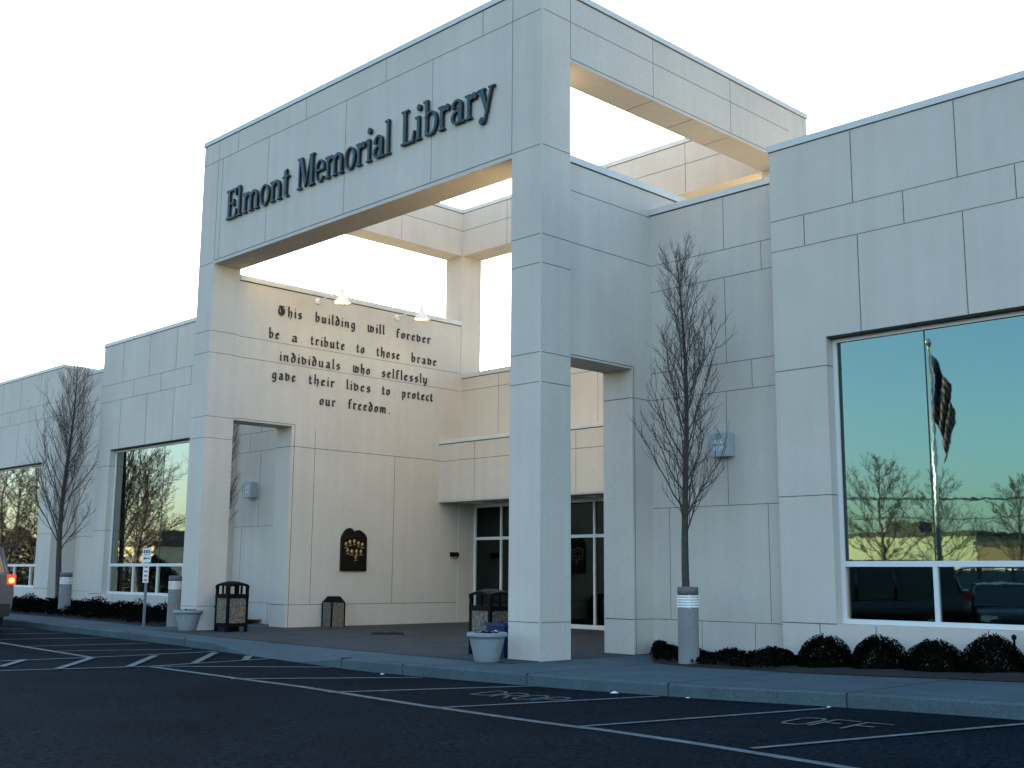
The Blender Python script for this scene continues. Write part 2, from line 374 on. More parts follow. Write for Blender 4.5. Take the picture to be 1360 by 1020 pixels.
# right beam
m = MB(); m.box(-.65, 0, .65, 7.07, 9.27, ZT - .10)
hjy(m, 0, 9.95, .65, 7.07); hjy(m, 0, 9.33, .65, 7.07, .012); vjy(m, 0, .653, 9.34, ZT - .12, .008)
for y in (2.76, 5.06): vjy(m, 0, y, 9.34, ZT - .12)
for y in (2.76, 3.9, 5.06): m.box(-.63, -.02, y - .006, y + .006, 9.2675, 9.29, 1)
part('portico_beam', m, PJ)
# left beam, back beam
m = MB(); m.box(XL, XI, .65, 7.07, 9.27, ZT - .10); hjy(m, XI, 9.93, .65, 7.07, .012); vjy(m, XI, 2.76, 9.28, 9.92); vjy(m, XI, 5.06, 9.28, 9.92)
part('portico_beam', m, PJ)
m = MB(); m.box(XI, -.65, 7.07, 7.74, 9.27, ZT - .10); hjx(m, 7.07, 9.92, XI, -.65, .012)
for x in (-8.0, -5.2, -2.55): vjx(m, 7.07, x, 9.28, ZT - .12, .01)
part('portico_beam', m, PJ)
# coping of the portico (four runs butted)
m = MB()
for b in ((XL, XR, 0, .65), (XL, XR, 7.07, 7.74)): cope(m, *b, ZT)
for b in ((XL, XI), (-.65, 0)): m.box(b[0] - .022, b[1] + .022, .673, 7.047, ZT - .1, ZT, 2); m.box(b[0] - .004, b[1] + .004, .66, 7.06, ZT - .12, ZT - .1005, 1)
part('coping', m, PJ)
# text wall (left side infill) with doorway
m = MB(); xi = XI - .012
m.prism([(.65, 4.40), (2.12, 4.40), (2.12, -.2), (7.07, -.2), (7.07, 7.44), (.65, 7.44)], 'x', XL + .012, xi)
m.box(XL - .01, xi + .03, .652, 7.068, 7.44, 7.55, 2); m.box(XL + .005, xi + .004, .652, 7.068, 7.418, 7.4395, 1)
hjy(m, xi, 6.21, .65, 7.07); hjy(m, xi, 5.76, .65, 7.07, .009); hjy(m, xi, 3.96, 2.12, 7.07, .013); hjy(m, xi, .54, 2.12, 7.6, .012)
hjy(m, xi, 4.44, .65, 2.2, .012); vjy(m, xi, 2.2, .0, 4.44, .012)
for z in (3.96, .54): m.box(XL + .03, xi - .03, 2.1175, 2.14, z - .007, z + .007, 1)
for y in (2.75, 5.03): vjy(m, xi, y, .55, 3.95, .009)
vjy(m, xi, 2.75, 3.97, 4.4, .007)
m.prism([(7.07, -.2), (7.62, -.2), (7.62, 3.0), (7.07, 3.0)], 'x', XL + .5, xi)
part('inscription_wall', m, PJ)
# right side infill with doorway
m = MB(); xo = -.03
m.prism([(.65, 4.51), (2.14, 4.51), (2.14, -.2), (7.07, -.2), (7.07, 7.62), (.65, 7.62)], 'x', -.64, xo)
m.box(-.67, xo + .022, .652, 7.068, 7.62, 7.73, 2); m.box(-.66, xo + .004, .652, 7.068, 7.60, 7.6195, 1)
for z in (7.16, 6.32): hjy(m, xo, z, .65, 2.65)
hjy(m, xo, 4.04, 2.14, 2.65); hjy(m, xo, .54, 2.14, 2.65); hjy(m, xo, 4.545, .65, 2.19, .012); vjy(m, xo, 2.19, 0, 4.54, .010)
vjy(m, xo, .655, 4.5, 7.6, .014)
for z in (4.04, .54): m.box(-.62, xo - .02, 2.1375, 2.16, z - .007, z + .007, 1)
part('side_wall', m, PJ)
# recessed walls either side of the portico
def recess(x0, x1, mir):
    X = (lambda x: x) if not mir else (lambda x: -10.25 - x)
    m = MB(); m.box(x0, x1, 2.65, 3.0, -.3, 7.19)
    m.box(x0, x1, 2.628, 3.02, 7.19, 7.29, 2); m.box(x0, x1, 2.646, 3.0, 7.17, 7.1895, 1)
    for z in (6.31, 5.86, 4.49, 4.045, 2.285, .54): hjx(m, 2.65, z, x0, x1)
    for x, a, b in ((1.45, 6.32, 7.17), (2.13, 5.87, 6.30), (1.45, 4.5, 5.85), (.6, 5.87, 6.3), (1.91, 4.06, 4.48), (.75, 4.06, 4.48), (1.43, 2.3, 4.03), (2.13, .55, 2.28), (.89, -.1, .53), (1.85, -.1, .53), (.3, .55, 2.28)):
        vjx(m, 2.65, X(x), a, b)
    return part('recessed_wall', m, PJ)
recess(-.03, 2.5, False); recess(-12.75, XL + .03, True)
# wings: front wall with a large window opening
def wing(x0, x1, wx0, wx1, y, zt, zw, zs, hj, vj, jambs, pitch, mstart):
    m = MB(); yb = y + .42
    m.prism([(x0, -.4), (x1, -.4), (x1, zt - .1), (x0, zt - .1)][:0] or [(x0, -.4), (x1, -.4), (x1, zs), (x0, zs)], 'y', y, yb)
    m.box(x0, wx0, y, yb, zs, zw); m.box(wx1, x1, y, yb, zs, zw); m.box(x0, x1, y, yb, zw, zt - .1)
    cope(m, x0, x1, y, yb, zt)
    for z in hj: hjx(m, y, z, x0, x1)
    for x, a, b in vj: vjx(m, y, x, a, b, .011)
    for z in jambs:
        hjx(m, y, z, x0, wx0, .011); hjx(m, y, z, wx1, x1, .011)
        m.box(wx0 - .02, wx0 + .0025, y + .01, y + .17, z - .006, z + .006, 1)
    hjx(m, y, zs - .005, x0, wx0, .013); hjx(m, y, zs - .005, wx1, x1, .013)
    wp = part('wing_wall', m, PJ)
    # window: frame, transom, mullions, panes
    f = MB(); yf = y + .17; g = y + .205; zt_ = 1.36
    f.box(wx0 + .002, wx1 - .002, yf - .012, yf + .09, zs + .001, zs + .065)
    f.box(wx0 + .002, wx1 - .002, yf, yf + .09, zw - .075, zw - .022)
    f.box(wx0 + .002, wx0 + .065, yf, yf + .09, zs + .065, zw - .075); f.box(wx1 - .065, wx1 - .002, yf, yf + .09, zs + .065, zw - .075)
    f.box(wx0 + .065, wx1 - .065, yf - .006, yf + .09, zt_, zt_ + .075)
    f.box(wx0 + .002, wx1 - .002, y + .03, yf + .09, zw - .02, zw - .001, 1)  # dark strip painted in for the shaded gap above the head
    x = mstart
    joints = []
    while x < wx1 - .2:
        f.box(x - .03, x + .03, yf - .003, yf + .09, zs + .065, zt_); joints.append(x); x += pitch
    for x in joints: f.box(x - .008, x + .008, g - .006, g + .06, zt_ + .075, zw - .075, 1)
    f.box(wx0 + .065, wx0 + .085, g - .006, g + .06, zt_ + .075, zw - .075, 1)  # dark strip painted as the jamb's reflection beside the glass
    win = part('window', f, [M['frame'], M['gasket_shade']])
    edges = [wx0 + .065] + joints + [wx1 - .065]
    for k, (a, b) in enumerate(zip(edges[:-1], edges[1:])):
        p = MB(); p.box(a, b, g, g + .02, zt_ + .0755, zw - .0755); part('pane', p, M['mirror_glass'], win)
        p = MB(); p.box(a + .03, b - .03, g, g + .02, zs + .0655, zt_ - .0005); part('pane', p, M['mirror_glass'], win)
    return wp
TOPV = 7.55
wing(2.476, 10.2, 3.327, 9.3, 2.4, 7.67, 4.60, .585, (6.473, 6.0),
     [(3.834, 6.48, TOPV), (5.36, 6.48, TOPV), (6.9, 6.48, TOPV), (3.04, 6.01, 6.46), (4.585, 6.01, 6.46), (6.11, 6.01, 6.46), (3.88, 4.6, 5.99), (5.40, 4.6, 5.99), (6.92, 4.6, 5.99),
      (3.91, -.1, .575), (5.42, -.1, .575), (6.9, -.1, .575), (3.07, -.1, .575)], (4.186, 2.353), 1.36, 4.69)
wing(-19.74, -12.73, -18.99, -13.58, 2.4, 7.67, 4.57, .62, (6.42, 5.94),
     [(-18.5, 6.43, TOPV), (-16.98, 6.43, TOPV), (-15.52, 6.43, TOPV), (-16.28, 5.95, 6.41), (-17.8, 5.95, 6.41), (-14.7, 5.95, 6.41), (-18.5, 4.57, 5.93), (-17.0, 4.57, 5.93), (-15.53, 4.57, 5.93), (-14.0, 4.57, 5.93),
      (-18.3, 0, .6), (-16.9, 0, .6), (-15.4, 0, .6)], (4.12, 2.34), 1.325, -17.56)
wing(-36.0, -24.0, -31.2, -25.05, 3.03, 7.70, 4.66, .70, (6.53, 6.07),
     [(-25.6, 6.54, 7.58), (-27.2, 6.54, 7.58), (-28.8, 6.54, 7.58), (-26.4, 6.08, 6.52), (-28, 6.08, 6.52), (-25.6, 4.67, 6.06), (-27.2, 4.67, 6.06), (-28.8, 4.67, 6.06)], (4.16, 2.37), 1.3, -29.72)
m = MB(); m.box(-24.0, -19.3, 3.83, 4.2, -.3, 7.43); m.box(-24.0, -19.3, 3.808, 4.22, 7.43, 7.54, 2); m.box(-24, -19.3, 3.826, 4.2, 7.41, 7.4295, 1)
for z in (6.53, 6.07, 4.5, 4.05, 2.29, .62): hjx(m, 3.83, z, -24.0, -19.3)
for x in (-22.8, -21.3): vjx(m, 3.83, x, .63, 7.4, .01)
part('recessed_wall', m, PJ)
# right-hand return of the far left wing and wing side walls
m = MB(); m.box(-24.4, -24.0, 3.451, 8, -.3, 7.6); m.box(-24.4, -23.978, 3.475, 8, 7.6, 7.70, 2)
for z in (6.53, 6.07, 4.5, 2.29, .62): hjy(m, -24.0, z, 3.46, 3.83)
part('wing_return', m, PJ)
for b in ((-19.74, -19.3, 2.821, 3.8), (-13.1, -12.73, 2.821, 8), (2.52, 2.9, 2.821, 8), (9.8, 10.2, 2.821, 16)):
    m = MB(); m.box(*b, -.3, 7.57); part('wing_return', m, PJ)
# back wall of the portico, canopy box, soffit
m = MB(); m.box(xi, -.64, 7.12, 7.52, 2.95, 6.09)
m.box(xi, -.64, 7.10, 7.54, 6.09, 6.20, 2); m.box(xi, -.64, 7.116, 7.5, 6.07, 6.0895, 1)
hjx(m, 7.12, 5.76, xi, -.64, .012)
for x in (-8.3, -6.7, -5.1, -3.5, -1.9): vjx(m, 7.12, x, 4.4, 6.06, .009)
part('entrance_wall', m, PJ)
m = MB(); m.box(xi, -.64, 6.41, 7.115, 2.98, 4.36)
m.box(xi, -.64, 6.39, 7.118, 4.36, 4.45, 2); m.box(xi, -.64, 6.406, 7.1, 4.34, 4.3595, 1)
hjx(m, 6.41, 3.93, xi, -.64, .012)
for x in (-8.36, -6.75, -5.12, -3.5, -1.9): vjx(m, 6.41, x, 2.99, 4.33, .009)
part('entrance_canopy', m, PJ)
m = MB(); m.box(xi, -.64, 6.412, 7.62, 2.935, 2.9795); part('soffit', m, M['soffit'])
m = MB(); m.box(-9.0, -8.6, 6.9, 7.3, 2.915, 2.934); part('soffit_light', m, M['lens'])
m = MB(); m.box(-5.3, -4.9, 6.9, 7.3, 2.915, 2.934); part('soffit_light', m, M['lens'])
# storefront
f = MB(); ys_ = 7.60
f.box(xi, -.64, ys_, ys_ + .1, -.1, .12); f.box(xi, -.64, ys_, ys_ + .1, 2.86, 2.934); f.box(xi, -.64, ys_ - .003, ys_ + .1, 2.06, 2.13)
mull = [xi + .04, -8.67, -7.7, -6.72, -5.65, -4.7, -3.74, -2.8, -1.8, -.69]
for i, x in enumerate(mull): f.box(x - .024, x + .024, ys_ - .006, ys_ + .11, .121, 2.859)
sf = part('entrance_glazing', f, M['frame'])
for a, b in zip(mull[:-1], mull[1:]):
    p = MB(); p.box(a + .0235, b - .0235, ys_ + .04, ys_ + .06, .12, 2.06); part('pane', p, M['dark_glass'], sf)
    p = MB(); p.box(a + .0235, b - .0235, ys_ + .04, ys_ + .06, 2.13, 2.86); part('pane', p, M['dark_glass'], sf)
# roofs, rear and outer walls
m = MB()
m.box(-36, -24.4, 3.451, 24, 7.0, 7.2); m.box(-23.6, -20.2, 4.2, 24, 6.6, 6.8); m.box(-19.3, -13.1, 2.821, 24, 7.0, 7.2); m.box(-12.73, -10.3, 3.02, 7.74, 6.6, 6.8)
m.box(-13.1, 2.52, 7.742, 24, 5.85, 6.05); m.box(0, 2.5, 3.02, 7.74, 6.6, 6.8); m.box(2.9, 9.8, 2.821, 24, 7.0, 7.2)
part('roof', m, M['roof'])
m = MB(); m.box(-36, 10.2, 24, 24.4, -.3, 7.3); m.box(-36.4, -36, 3.03, 24, -.3, 7.6); m.box(9.8, 10.2, 16, 24, -.3, 7.57); part('rear_wall', m, PJ)

# ------------------------------------------------------------------ raised serif lettering on the sign beam
def arc(cx, cy, rx, ry, a0, a1, n, t0, t1=None):
    """thick arc as quads; thickness t = t0 at vertical sides, t1 at top and bottom"""
    t1 = t0 * .45 if t1 is None else t1; qs = []
    for i in range(n):
        q = []
        for a in (a0 + (a1 - a0) * i / n, a0 + (a1 - a0) * (i + 1) / n):
            c, s = math.cos(R3(a)), math.sin(R3(a))
            q.append(((cx + rx * c, cy + ry * s), (cx + (rx - t0) * c, cy + (ry - t1) * s)))
        qs.append([q[0][0], q[1][0], q[1][1], q[0][1]])
    return qs
def rc(x0, x1, y0, y1): return [[(x0, y0), (x1, y0), (x1, y1), (x0, y1)]]
ST, TH, XH = .108, .055, .68
def stem(x, y0, y1, top=True, bot=True, w=ST, left_only=False):
    q = rc(x, x + w, y0, y1)
    if bot: q += rc(x - .07, x + w + .07, y0, y0 + .045)
    if top: q += [[(x - .10, y1 - .05), (x, y1 - .12), (x + w * .5, y1 - .06), (x + w * .5, y1), (x - .10, y1 - .01)]]
    return q
def shoulder(x, w):
    return arc(x + w / 2, XH - .26, w / 2 + ST / 2, .26, 0, 150, 8, ST, .10) + stem(x + w - ST / 2, 0, XH - .24, top=False)
SER = {
 'E': (.66, rc(.09, .22, 0, 1) + rc(0, .62, 0, .065) + rc(0, .60, .935, 1) + rc(.24, .46, .48, .545) + [[(.52, .06), (.62, .06), (.65, .28), (.60, .28)]] + [[(.50, .94), (.60, .94), (.62, .74), (.57, .74)]] + rc(.44, .49, .38, .64)),
 'L': (.62, rc(.09, .22, 0, 1) + rc(0, .32, .945, 1) + rc(0, .58, 0, .065) + [[(.48, .06), (.58, .06), (.61, .32), (.56, .32)]]),
 'M': (1.02, rc(.08, .15, 0, 1) + rc(0, .25, 0, .055) + rc(0, .28, .945, 1) + [[(.10, 1), (.28, 1), (.54, .12), (.46, .0)]] + [[(.46, 0), (.54, .12), (.80, 1), (.74, 1)]] + rc(.74, .90, 0, 1) + rc(.66, .98, 0, .055) + rc(.72, .98, .945, 1)),
 'l': (.36, stem(.10, 0, 1.03)),
 'i': (.36, stem(.10, 0, XH) + arc(.175, .92, .09, .095, 0, 360, 10, .088, .092)),
 'm': (1.06, stem(.10, 0, XH) + shoulder(.175, .36) + shoulder(.535, .36)),
 'n': (.72, stem(.10, 0, XH) + shoulder(.175, .38)),
 'r': (.52, stem(.10, 0, XH) + arc(.38, XH - .22, .2, .22, 75, 165, 6, .12, .09) + arc(.40, XH - .10, .085, .085, 0, 360, 8, .08, .08)),
 'o': (.62, arc(.31, XH / 2, .28, XH / 2 + .015, 0, 360, 24, ST, .055)),
 'e': (.58, arc(.30, XH / 2, .27, XH / 2 + .015, 0, 325, 22, ST * .95, .055) + rc(.12, .53, XH * .5 - .01, XH * .5 + .05)),
 't': (.42, rc(.10, .25, .08, XH + .16) + [[(.10, XH + .16), (.25, XH + .22), (.25, XH + .1), (.1, XH + .1)]] + rc(.0, .38, XH - .055, XH) + arc(.25, .12, .15, .135, 180, 320, 6, .15, .07)),
 'a': (.60, arc(.27, XH - .19, .22, .2, 10, 165, 9, ST * .9, .07) + rc(.34, .49, .06, XH - .16) + arc(.27, .19, .24, .2, 60, 330, 14, ST * .9, .06) + [[(.34, .0), (.58, .0), (.58, .05), (.49, .08)]] + arc(.11, XH - .17, .075, .07, 0, 360, 8, .07, .065) + [[(.3, .42), (.36, .44), (.36, .37), (.3, .36)]]),
 'b': (.66, stem(.10, 0.02, 1.03, bot=False) + arc(.33, XH / 2, .30, XH / 2 + .01, -150, 150, 20, ST, .055)),
 'y': (.66, [[(.04, XH), (.21, XH), (.41, .06), (.34, -.06)]] + [[(.50, XH), (.58, XH), (.30, -.24), (.22, -.24)]] + rc(-.02, .28, XH - .05, XH) + rc(.42, .66, XH - .05, XH) + arc(.17, -.19, .11, .10, 0, 360, 10, .10, .09)),
}
SG = emp('sign_lettering', 'dark blue raised serif letters running across the tall front beam above the entrance', 'sign', (-5.1, -.05, 8.53))
def sign_word(txt, x0, x1, z0, H):
    adv = [SER[c][0] for c in txt]; sc = (x1 - x0) / (sum(adv) - .04); x = x0
    for c, a in zip(txt, adv):
        mb = MB()
        for k, q in enumerate(SER[c][1]):
            d = .0006 * (k % 12)
            ar = sum(q[i][0] * q[(i + 1) % len(q)][1] - q[(i + 1) % len(q)][0] * q[i][1] for i in range(len(q)))
            if ar < 0: q = q[::-1]
            nf = len(mb.f); mb.prism([(x + px * sc, z0 + py * H) for px, py in q], 'y', -.07 - d, -.02, 1); mb.m[nf] = 0
        obj('letter', mb, [M['navy'], M['black_letter']], SG, world=True); x += a * sc  # sides coloured black to paint the letters' shadow edges
sign_word('Elmont', -9.12, -6.81, 8.49, .63); sign_word('Memorial', -6.52, -3.63, 8.52, .63); sign_word('Library', -3.35, -1.02, 8.56, .63)

# ------------------------------------------------------------------ blackletter inscription
BL = {
 'i': (0.9, [[(-.3, 3.3), (.05, 3.65), (.05, .55), (.45, .25)], [(-.05, 5.2), (.2, 5.45)]]),
 'n': (2.5, [[(-.3, 3.3), (.05, 3.65), (.05, .3)], [(.05, 2.9), (1.25, 3.65), (1.6, 3.3), (1.6, .55), (2.0, .25)]]),
 'm': (4.0, [[(-.3, 3.3), (.05, 3.65), (.05, .3)], [(.05, 2.9), (1.2, 3.65), (1.5, 3.3), (1.5, .3)], [(1.5, 2.9), (2.7, 3.65), (3.0, 3.3), (3.0, .55), (3.4, .25)]]),
 'u': (2.5, [[(-.3, 3.3), (.05, 3.65), (.05, .7), (.5, .3), (1.6, 1.0)], [(1.3, 3.4), (1.6, 3.65), (1.6, .55), (2.0, .25)]]),
 'o': (2.2, [[(0, 3.1), (0, .8), (.6, .25), (1.6, .9), (1.6, 3.1), (1.0, 3.7), (0, 3.1)]]),
 'e': (2.0, [[(1.5, .8), (.6, .25), (0, .8), (0, 3.1), (.8, 3.7), (1.5, 2.9), (0, 2.0)]]),
 'a': (2.3, [[(.1, 3.2), (.7, 3.7), (1.5, 3.2), (1.5, .5), (1.9, .25)], [(1.5, 2.4), (.4, 1.9), (0, 1.3), (0, .8), (.5, .25), (1.5, 1.0)]]),
 'b': (2.3, [[(-.2, 6.3), (.0, 6.1), (0, .8), (.6, .25), (1.6, .9), (1.6, 3.1), (.8, 3.6), (0, 3.0)]]),
 'd': (2.3, [[(-.1, 5.9), (.4, 5.7), (1.6, 3.6), (1.6, .9), (.7, .25), (0, .8), (0, 3.0), (.6, 3.5), (1.5, 3.2)]]),
 'f': (1.7, [[(1.3, 5.4), (.9, 6.1), (.15, 5.5), (.15, .5), (.5, .25)], [(-.35, 3.6), (1.1, 3.6)]]),
 'g': (2.3, [[(1.6, 3.4), (.6, 3.65), (0, 3.0), (0, 1.0), (.6, .4), (1.6, 1.1)], [(1.6, 3.65), (1.6, -.9), (.9, -1.6), (0, -1.1)]]),
 'h': (2.3, [[(-.2, 6.3), (0, 6.1), (0, .25)], [(0, 2.9), (1.2, 3.65), (1.6, 3.2), (1.6, .6), (1.1, -.7)]]),
 'l': (1.0, [[(-.2, 6.3), (.05, 6.1), (.05, .6), (.5, .25)]]),
 'p': (2.3, [[(-.3, 3.4), (.05, 3.7), (.05, -1.6)], [(.05, 2.9), (.9, 3.65), (1.6, 3.1), (1.6, .9), (.7, .25), (.05, .8)]]),
 'r': (1.8, [[(-.3, 3.3), (.05, 3.65), (.05, .55), (.5, .25)], [(.05, 2.9), (.9, 3.7), (1.4, 3.2)]]),
 's': (2.0, [[(1.5, 3.2), (.9, 3.7), (.1, 3.1), (.2, 2.4), (1.4, 1.7), (1.5, .9), (.8, .25), (0, .7)]]),
 't': (1.5, [[(.05, 5.2), (.05, .8), (.5, .25), (1.1, .7)], [(-.5, 3.6), (.9, 3.6)]]),
 'v': (2.3, [[(-.3, 4.6), (0, 4.2), (0, .9), (.6, .25), (1.6, .9), (1.6, 3.1), (.9, 3.65), (0, 2.9)]]),
 'w': (3.5, [[(-.3, 4.4), (0, 4.0), (0, .8), (.5, .3), (1.4, .9)], [(1.2, 4.2), (1.4, 3.9), (1.4, .9), (2.0, .25), (2.9, .9), (2.9, 3.1), (2.3, 3.65), (1.4, 2.9)]]),
 'y': (2.3, [[(-.3, 3.9), (0, 3.6), (0, .9), (.6, .35), (1.6, 1.0)], [(1.4, 3.4), (1.6, 3.6), (1.6, .3), (.7, -1.4), (.2, -1.2)]]),
 'c': (1.8, [[(1.4, 3.2), (.8, 3.7), (0, 3.0), (0, .9), (.6, .25), (1.4, .9)]]),
 '.': (1.0, [[(.1, .2), (.35, .5)]]),
 'T': (4.0, [[(0, 5.0), (.7, 6.0), (2.2, 5.5), (3.2, 6.2)], [(1.1, 5.1), (.2, 4.0), (.15, 2.0), (.9, .6), (2.0, .25), (3.0, 1.2)], [(1.55, 5.3), (1.55, 1.0)], [(2.25, 5.3), (2.25, .9)], [(3.1, 4.2), (3.1, 1.3)]]),
}
IN = emp('wall_inscription', 'five lines of black blackletter words mounted on the cream wall inside the portico', 'inscription', (xi, 3.9, 5.9))
def bl_word(txt, y0, y1, zmid, u=.0365):
    zb = zmid - 1.9 * u - (.02 if txt == 'This' else 0)
    adv = [BL[c][0] + .75 for c in txt]; tot = sum(adv) - .9
    sy = (y1 - y0) / tot; mb = MB(); y = y0
    nb = (.29 * min(sy, u * 1.15), .32 * u); k = 0
    for c, a in zip(txt, adv):
        for pl in BL[c][1]:
            for (ax, ay), (bx, by) in zip(pl[:-1], pl[1:]):
                A = (y + ax * sy * .82, zb + ay * u); B = (y + bx * sy * .82, zb + by * u); k += 1
                # broad-nib stroke: hull of the nib segment swept from A to B
                dx, dz = B[0] - A[0], B[1] - A[1]
                q = [(A[0] - nb[0], A[1] - nb[1]), (A[0] + nb[0], A[1] + nb[1]), (B[0] + nb[0], B[1] + nb[1]), (B[0] - nb[0], B[1] - nb[1])]
                cr = dx * nb[1] - dz * nb[0]
                if abs(cr) < 0.35 * math.hypot(dx, dz) * math.hypot(*nb):       # along the nib: give the hairline some body
                    q = [(A[0], A[1] - .012), (A[0], A[1] + .012), (B[0], B[1] + .012), (B[0], B[1] - .012)]
                ar = sum(q[i][0] * q[(i + 1) % 4][1] - q[(i + 1) % 4][0] * q[i][1] for i in range(4))
                if ar < 0: q = q[::-1]
                mb.prism(q, 'x', xi + .002, xi + .022 + .0006 * (k % 14))
        y += a * sy
    obj('word', mb, M['black_letter'], IN, world=True)
for ln in ([('This', 1.65, 2.28, 6.91), ('building', 2.65, 3.77, 6.90), ('will', 4.13, 4.63, 6.90), ('forever', 5.0, 6.07, 6.89)],
           [('be', 1.45, 1.71, 6.35), ('a', 2.04, 2.20, 6.35), ('tribute', 2.55, 3.48, 6.36), ('to', 3.83, 4.05, 6.36), ('those', 4.42, 5.11, 6.36), ('brave', 5.48, 6.28, 6.36)],
           [('individuals', 1.75, 3.37, 5.88), ('who', 3.74, 4.23, 5.88), ('selflessly', 4.58, 5.99, 5.88)],
           [('gave', 1.57, 2.18, 5.46), ('their', 2.54, 3.23, 5.46), ('lives', 3.57, 4.26, 5.46), ('to', 4.61, 4.84, 5.46), ('protect', 5.21, 6.18, 5.46)],
           [('our', 2.84, 3.27, 5.02), ('freedom.', 3.64, 4.86, 5.02)]):
    for a in ln: bl_word(*a)

# ------------------------------------------------------------------ fittings on the walls
# bronze memorial plaque with a double-curved top and gilt oval medallions
PQ = emp('wall_plaque', 'dark bronze memorial plaque with scalloped top and gold oval portraits on cream wall', 'plaque', (xi, 3.88, 1.27))
o_ = [(-.36, 0), (.36, 0), (.36, .72)]
o_ += [(.36 - .10 * i / 4, .74 + .12 * math.sin(i / 4 * 1.57)) for i in range(5)] + [(.2, .90), (.14, .925), (.06, .915), (.02, .885)]
o_ += [(-.02, .90), (-.07, .95), (-.14, .965), (-.2, .945), (-.27, .89), (-.33, .80), (-.36, .72)]
m = MB(); m.prism(o_, 'x', .001, .05); obj('backing', m, M['bronze'], PQ)
m = MB(); m.box(.05, .062, -.33, -.30, .03, .70); m.box(.05, .062, .30, .33, .03, .70); m.box(.05, .062, -.30, .30, .03, .05)
pts = [(.056, -.33 + .66 * i / 10, .70 + .075 * math.sin(math.pi * i / 10)) for i in range(11)]; m.tube(pts, .014, 6)
obj('rim', m, M['bronze'], PQ)
for y, z in ((-.23, .58), (-.12, .63), (.0, .65), (.12, .61), (.23, .58), (-.18, .44), (-.06, .42), (.07, .42), (.19, .42), (.05, .30)):
    m = MB(); prof = [(.0, 0.0), (.045, .004), (.052, .0)]
    vs = [(.064, y, z + .012)]; n = 14
    for k in range(n): a = 2 * math.pi * k / n; vs.append((.056, y + .030 * math.cos(a), z + .012 + .040 * math.sin(a)))
    for k in range(n): a = 2 * math.pi * k / n; vs.append((.049, y + .040 * math.cos(a), z + .012 + .052 * math.sin(a)))
    fs = [(0, 1 + k, 1 + (k + 1) % n) for k in range(n)] + [(1 + k, 1 + n + k, 1 + n + (k + 1) % n, 1 + (k + 1) % n) for k in range(n)]
    m.add(vs, fs, 0, True); m.prism([(y - .05, z - .075), (y + .05, z - .07), (y + .035, z - .045), (y - .03, z - .042)], 'x', .049, .06)
    obj('medallion', m, M['gold'], PQ)

# gooseneck lamps above the inscription
def goose(y, label):
    e = emp('gooseneck_lamp', label, 'wall lamp', (xi, y, 7.31), 0, 'gooseneck lamps above the inscription')
    m = MB(); m.tube([(0.001, 0, 0), (.03, 0, 0), (.045, 0, 0)], [.075, .07, .03], 16); obj('wall_plate', m, M['white_metal'], e)
    m = MB(); pts = [(.03, 0, 0), (.35, .0, .03), (.66, .0, .07)]
    for i in range(1, 10): a = math.pi * (1 - i / 9 * 1.02); pts.append((.80 + .145 * math.cos(a), 0, .09 + .17 * math.sin(a)))
    m.tube(pts, .014, 8); obj('arm', m, M['white_metal'], e)
    m = MB(); ax, az = .945, .03
    m.lathe([(.001, .09), (.05, .085), (.055, -.02), (.075, -.06), (.12, -.13), (.205, -.22), (.205, -.235), (.19, -.23), (.11, -.135), (.05, -.06), (.001, -.05)], (ax, 0, az), 24); obj('lamp_shade', m, M['white_metal'], e)
    m = MB(); m.lathe([(.001, -.06), (.03, -.075), (.045, -.11), (.03, -.15), (.001, -.16)], (ax, 0, az), 12); obj('bulb', m, M['bulb'], e)
goose(2.67, 'white gooseneck lamp above the word building on the cream wall')
goose(4.97, 'white gooseneck lamp above the word forever near the back corner post')

# square wall lights in the two recesses
def wall_light(x, z, label):
    e = emp('wall_light', label, 'wall light', (x, 2.647, z), 0, 'square wall lights')
    m = MB(); m.prism([(-.18, -.17), (.18, -.17), (.18, .17), (-.18, .17)], 'y', -.03, 0)
    m.box(-.18, .18, -.20, -.03, .14, .18); m.box(-.18, .18, -.20, -.03, -.18, -.14); m.box(-.18, -.15, -.20, -.03, -.14, .14); m.box(.15, .18, -.20, -.03, -.14, .14)
    m.box(-.15, .15, -.195, -.18, -.14, -.09); m.box(-.15, .15, -.195, -.18, .09, .14); m.box(-.15, -.09, -.195, -.18, -.09, .09); m.box(.09, .15, -.195, -.18, -.09, .09)
    m.box(-.012, .012, -.194, -.18, -.09, .09); m.box(-.09, -.012, -.193, -.18, -.012, .012); m.box(.012, .09, -.193, -.18, -.012, .012)
    obj('housing', m, M['lamp_grey'], e)
    m = MB(); m.box(-.15, .15, -.178, -.16, -.14, .14); obj('lens', m, M['lens'], e)
wall_light(1.39, 3.20, 'grey square wall light with white cross panes right of the slim bare tree')
wall_light(-11.93, 3.13, 'grey square wall light seen through the left doorway of the portico')
e = emp('wall_fixture', 'small black box fixture low on the cream wall beside the entrance glass', 'wall fixture', (xi, 6.92, 1.64))
m = MB(); m.prism([(.001, 0), (.09, .0), (.11, .05), (.08, .11), (.001, .11)], 'y', -.11, .11); obj('cover', m, M['bin_metal'], e)
m = MB(); m.box(.012, .08, -.09, .09, -.012, -.001); obj('lens', m, M['soffit'], e)

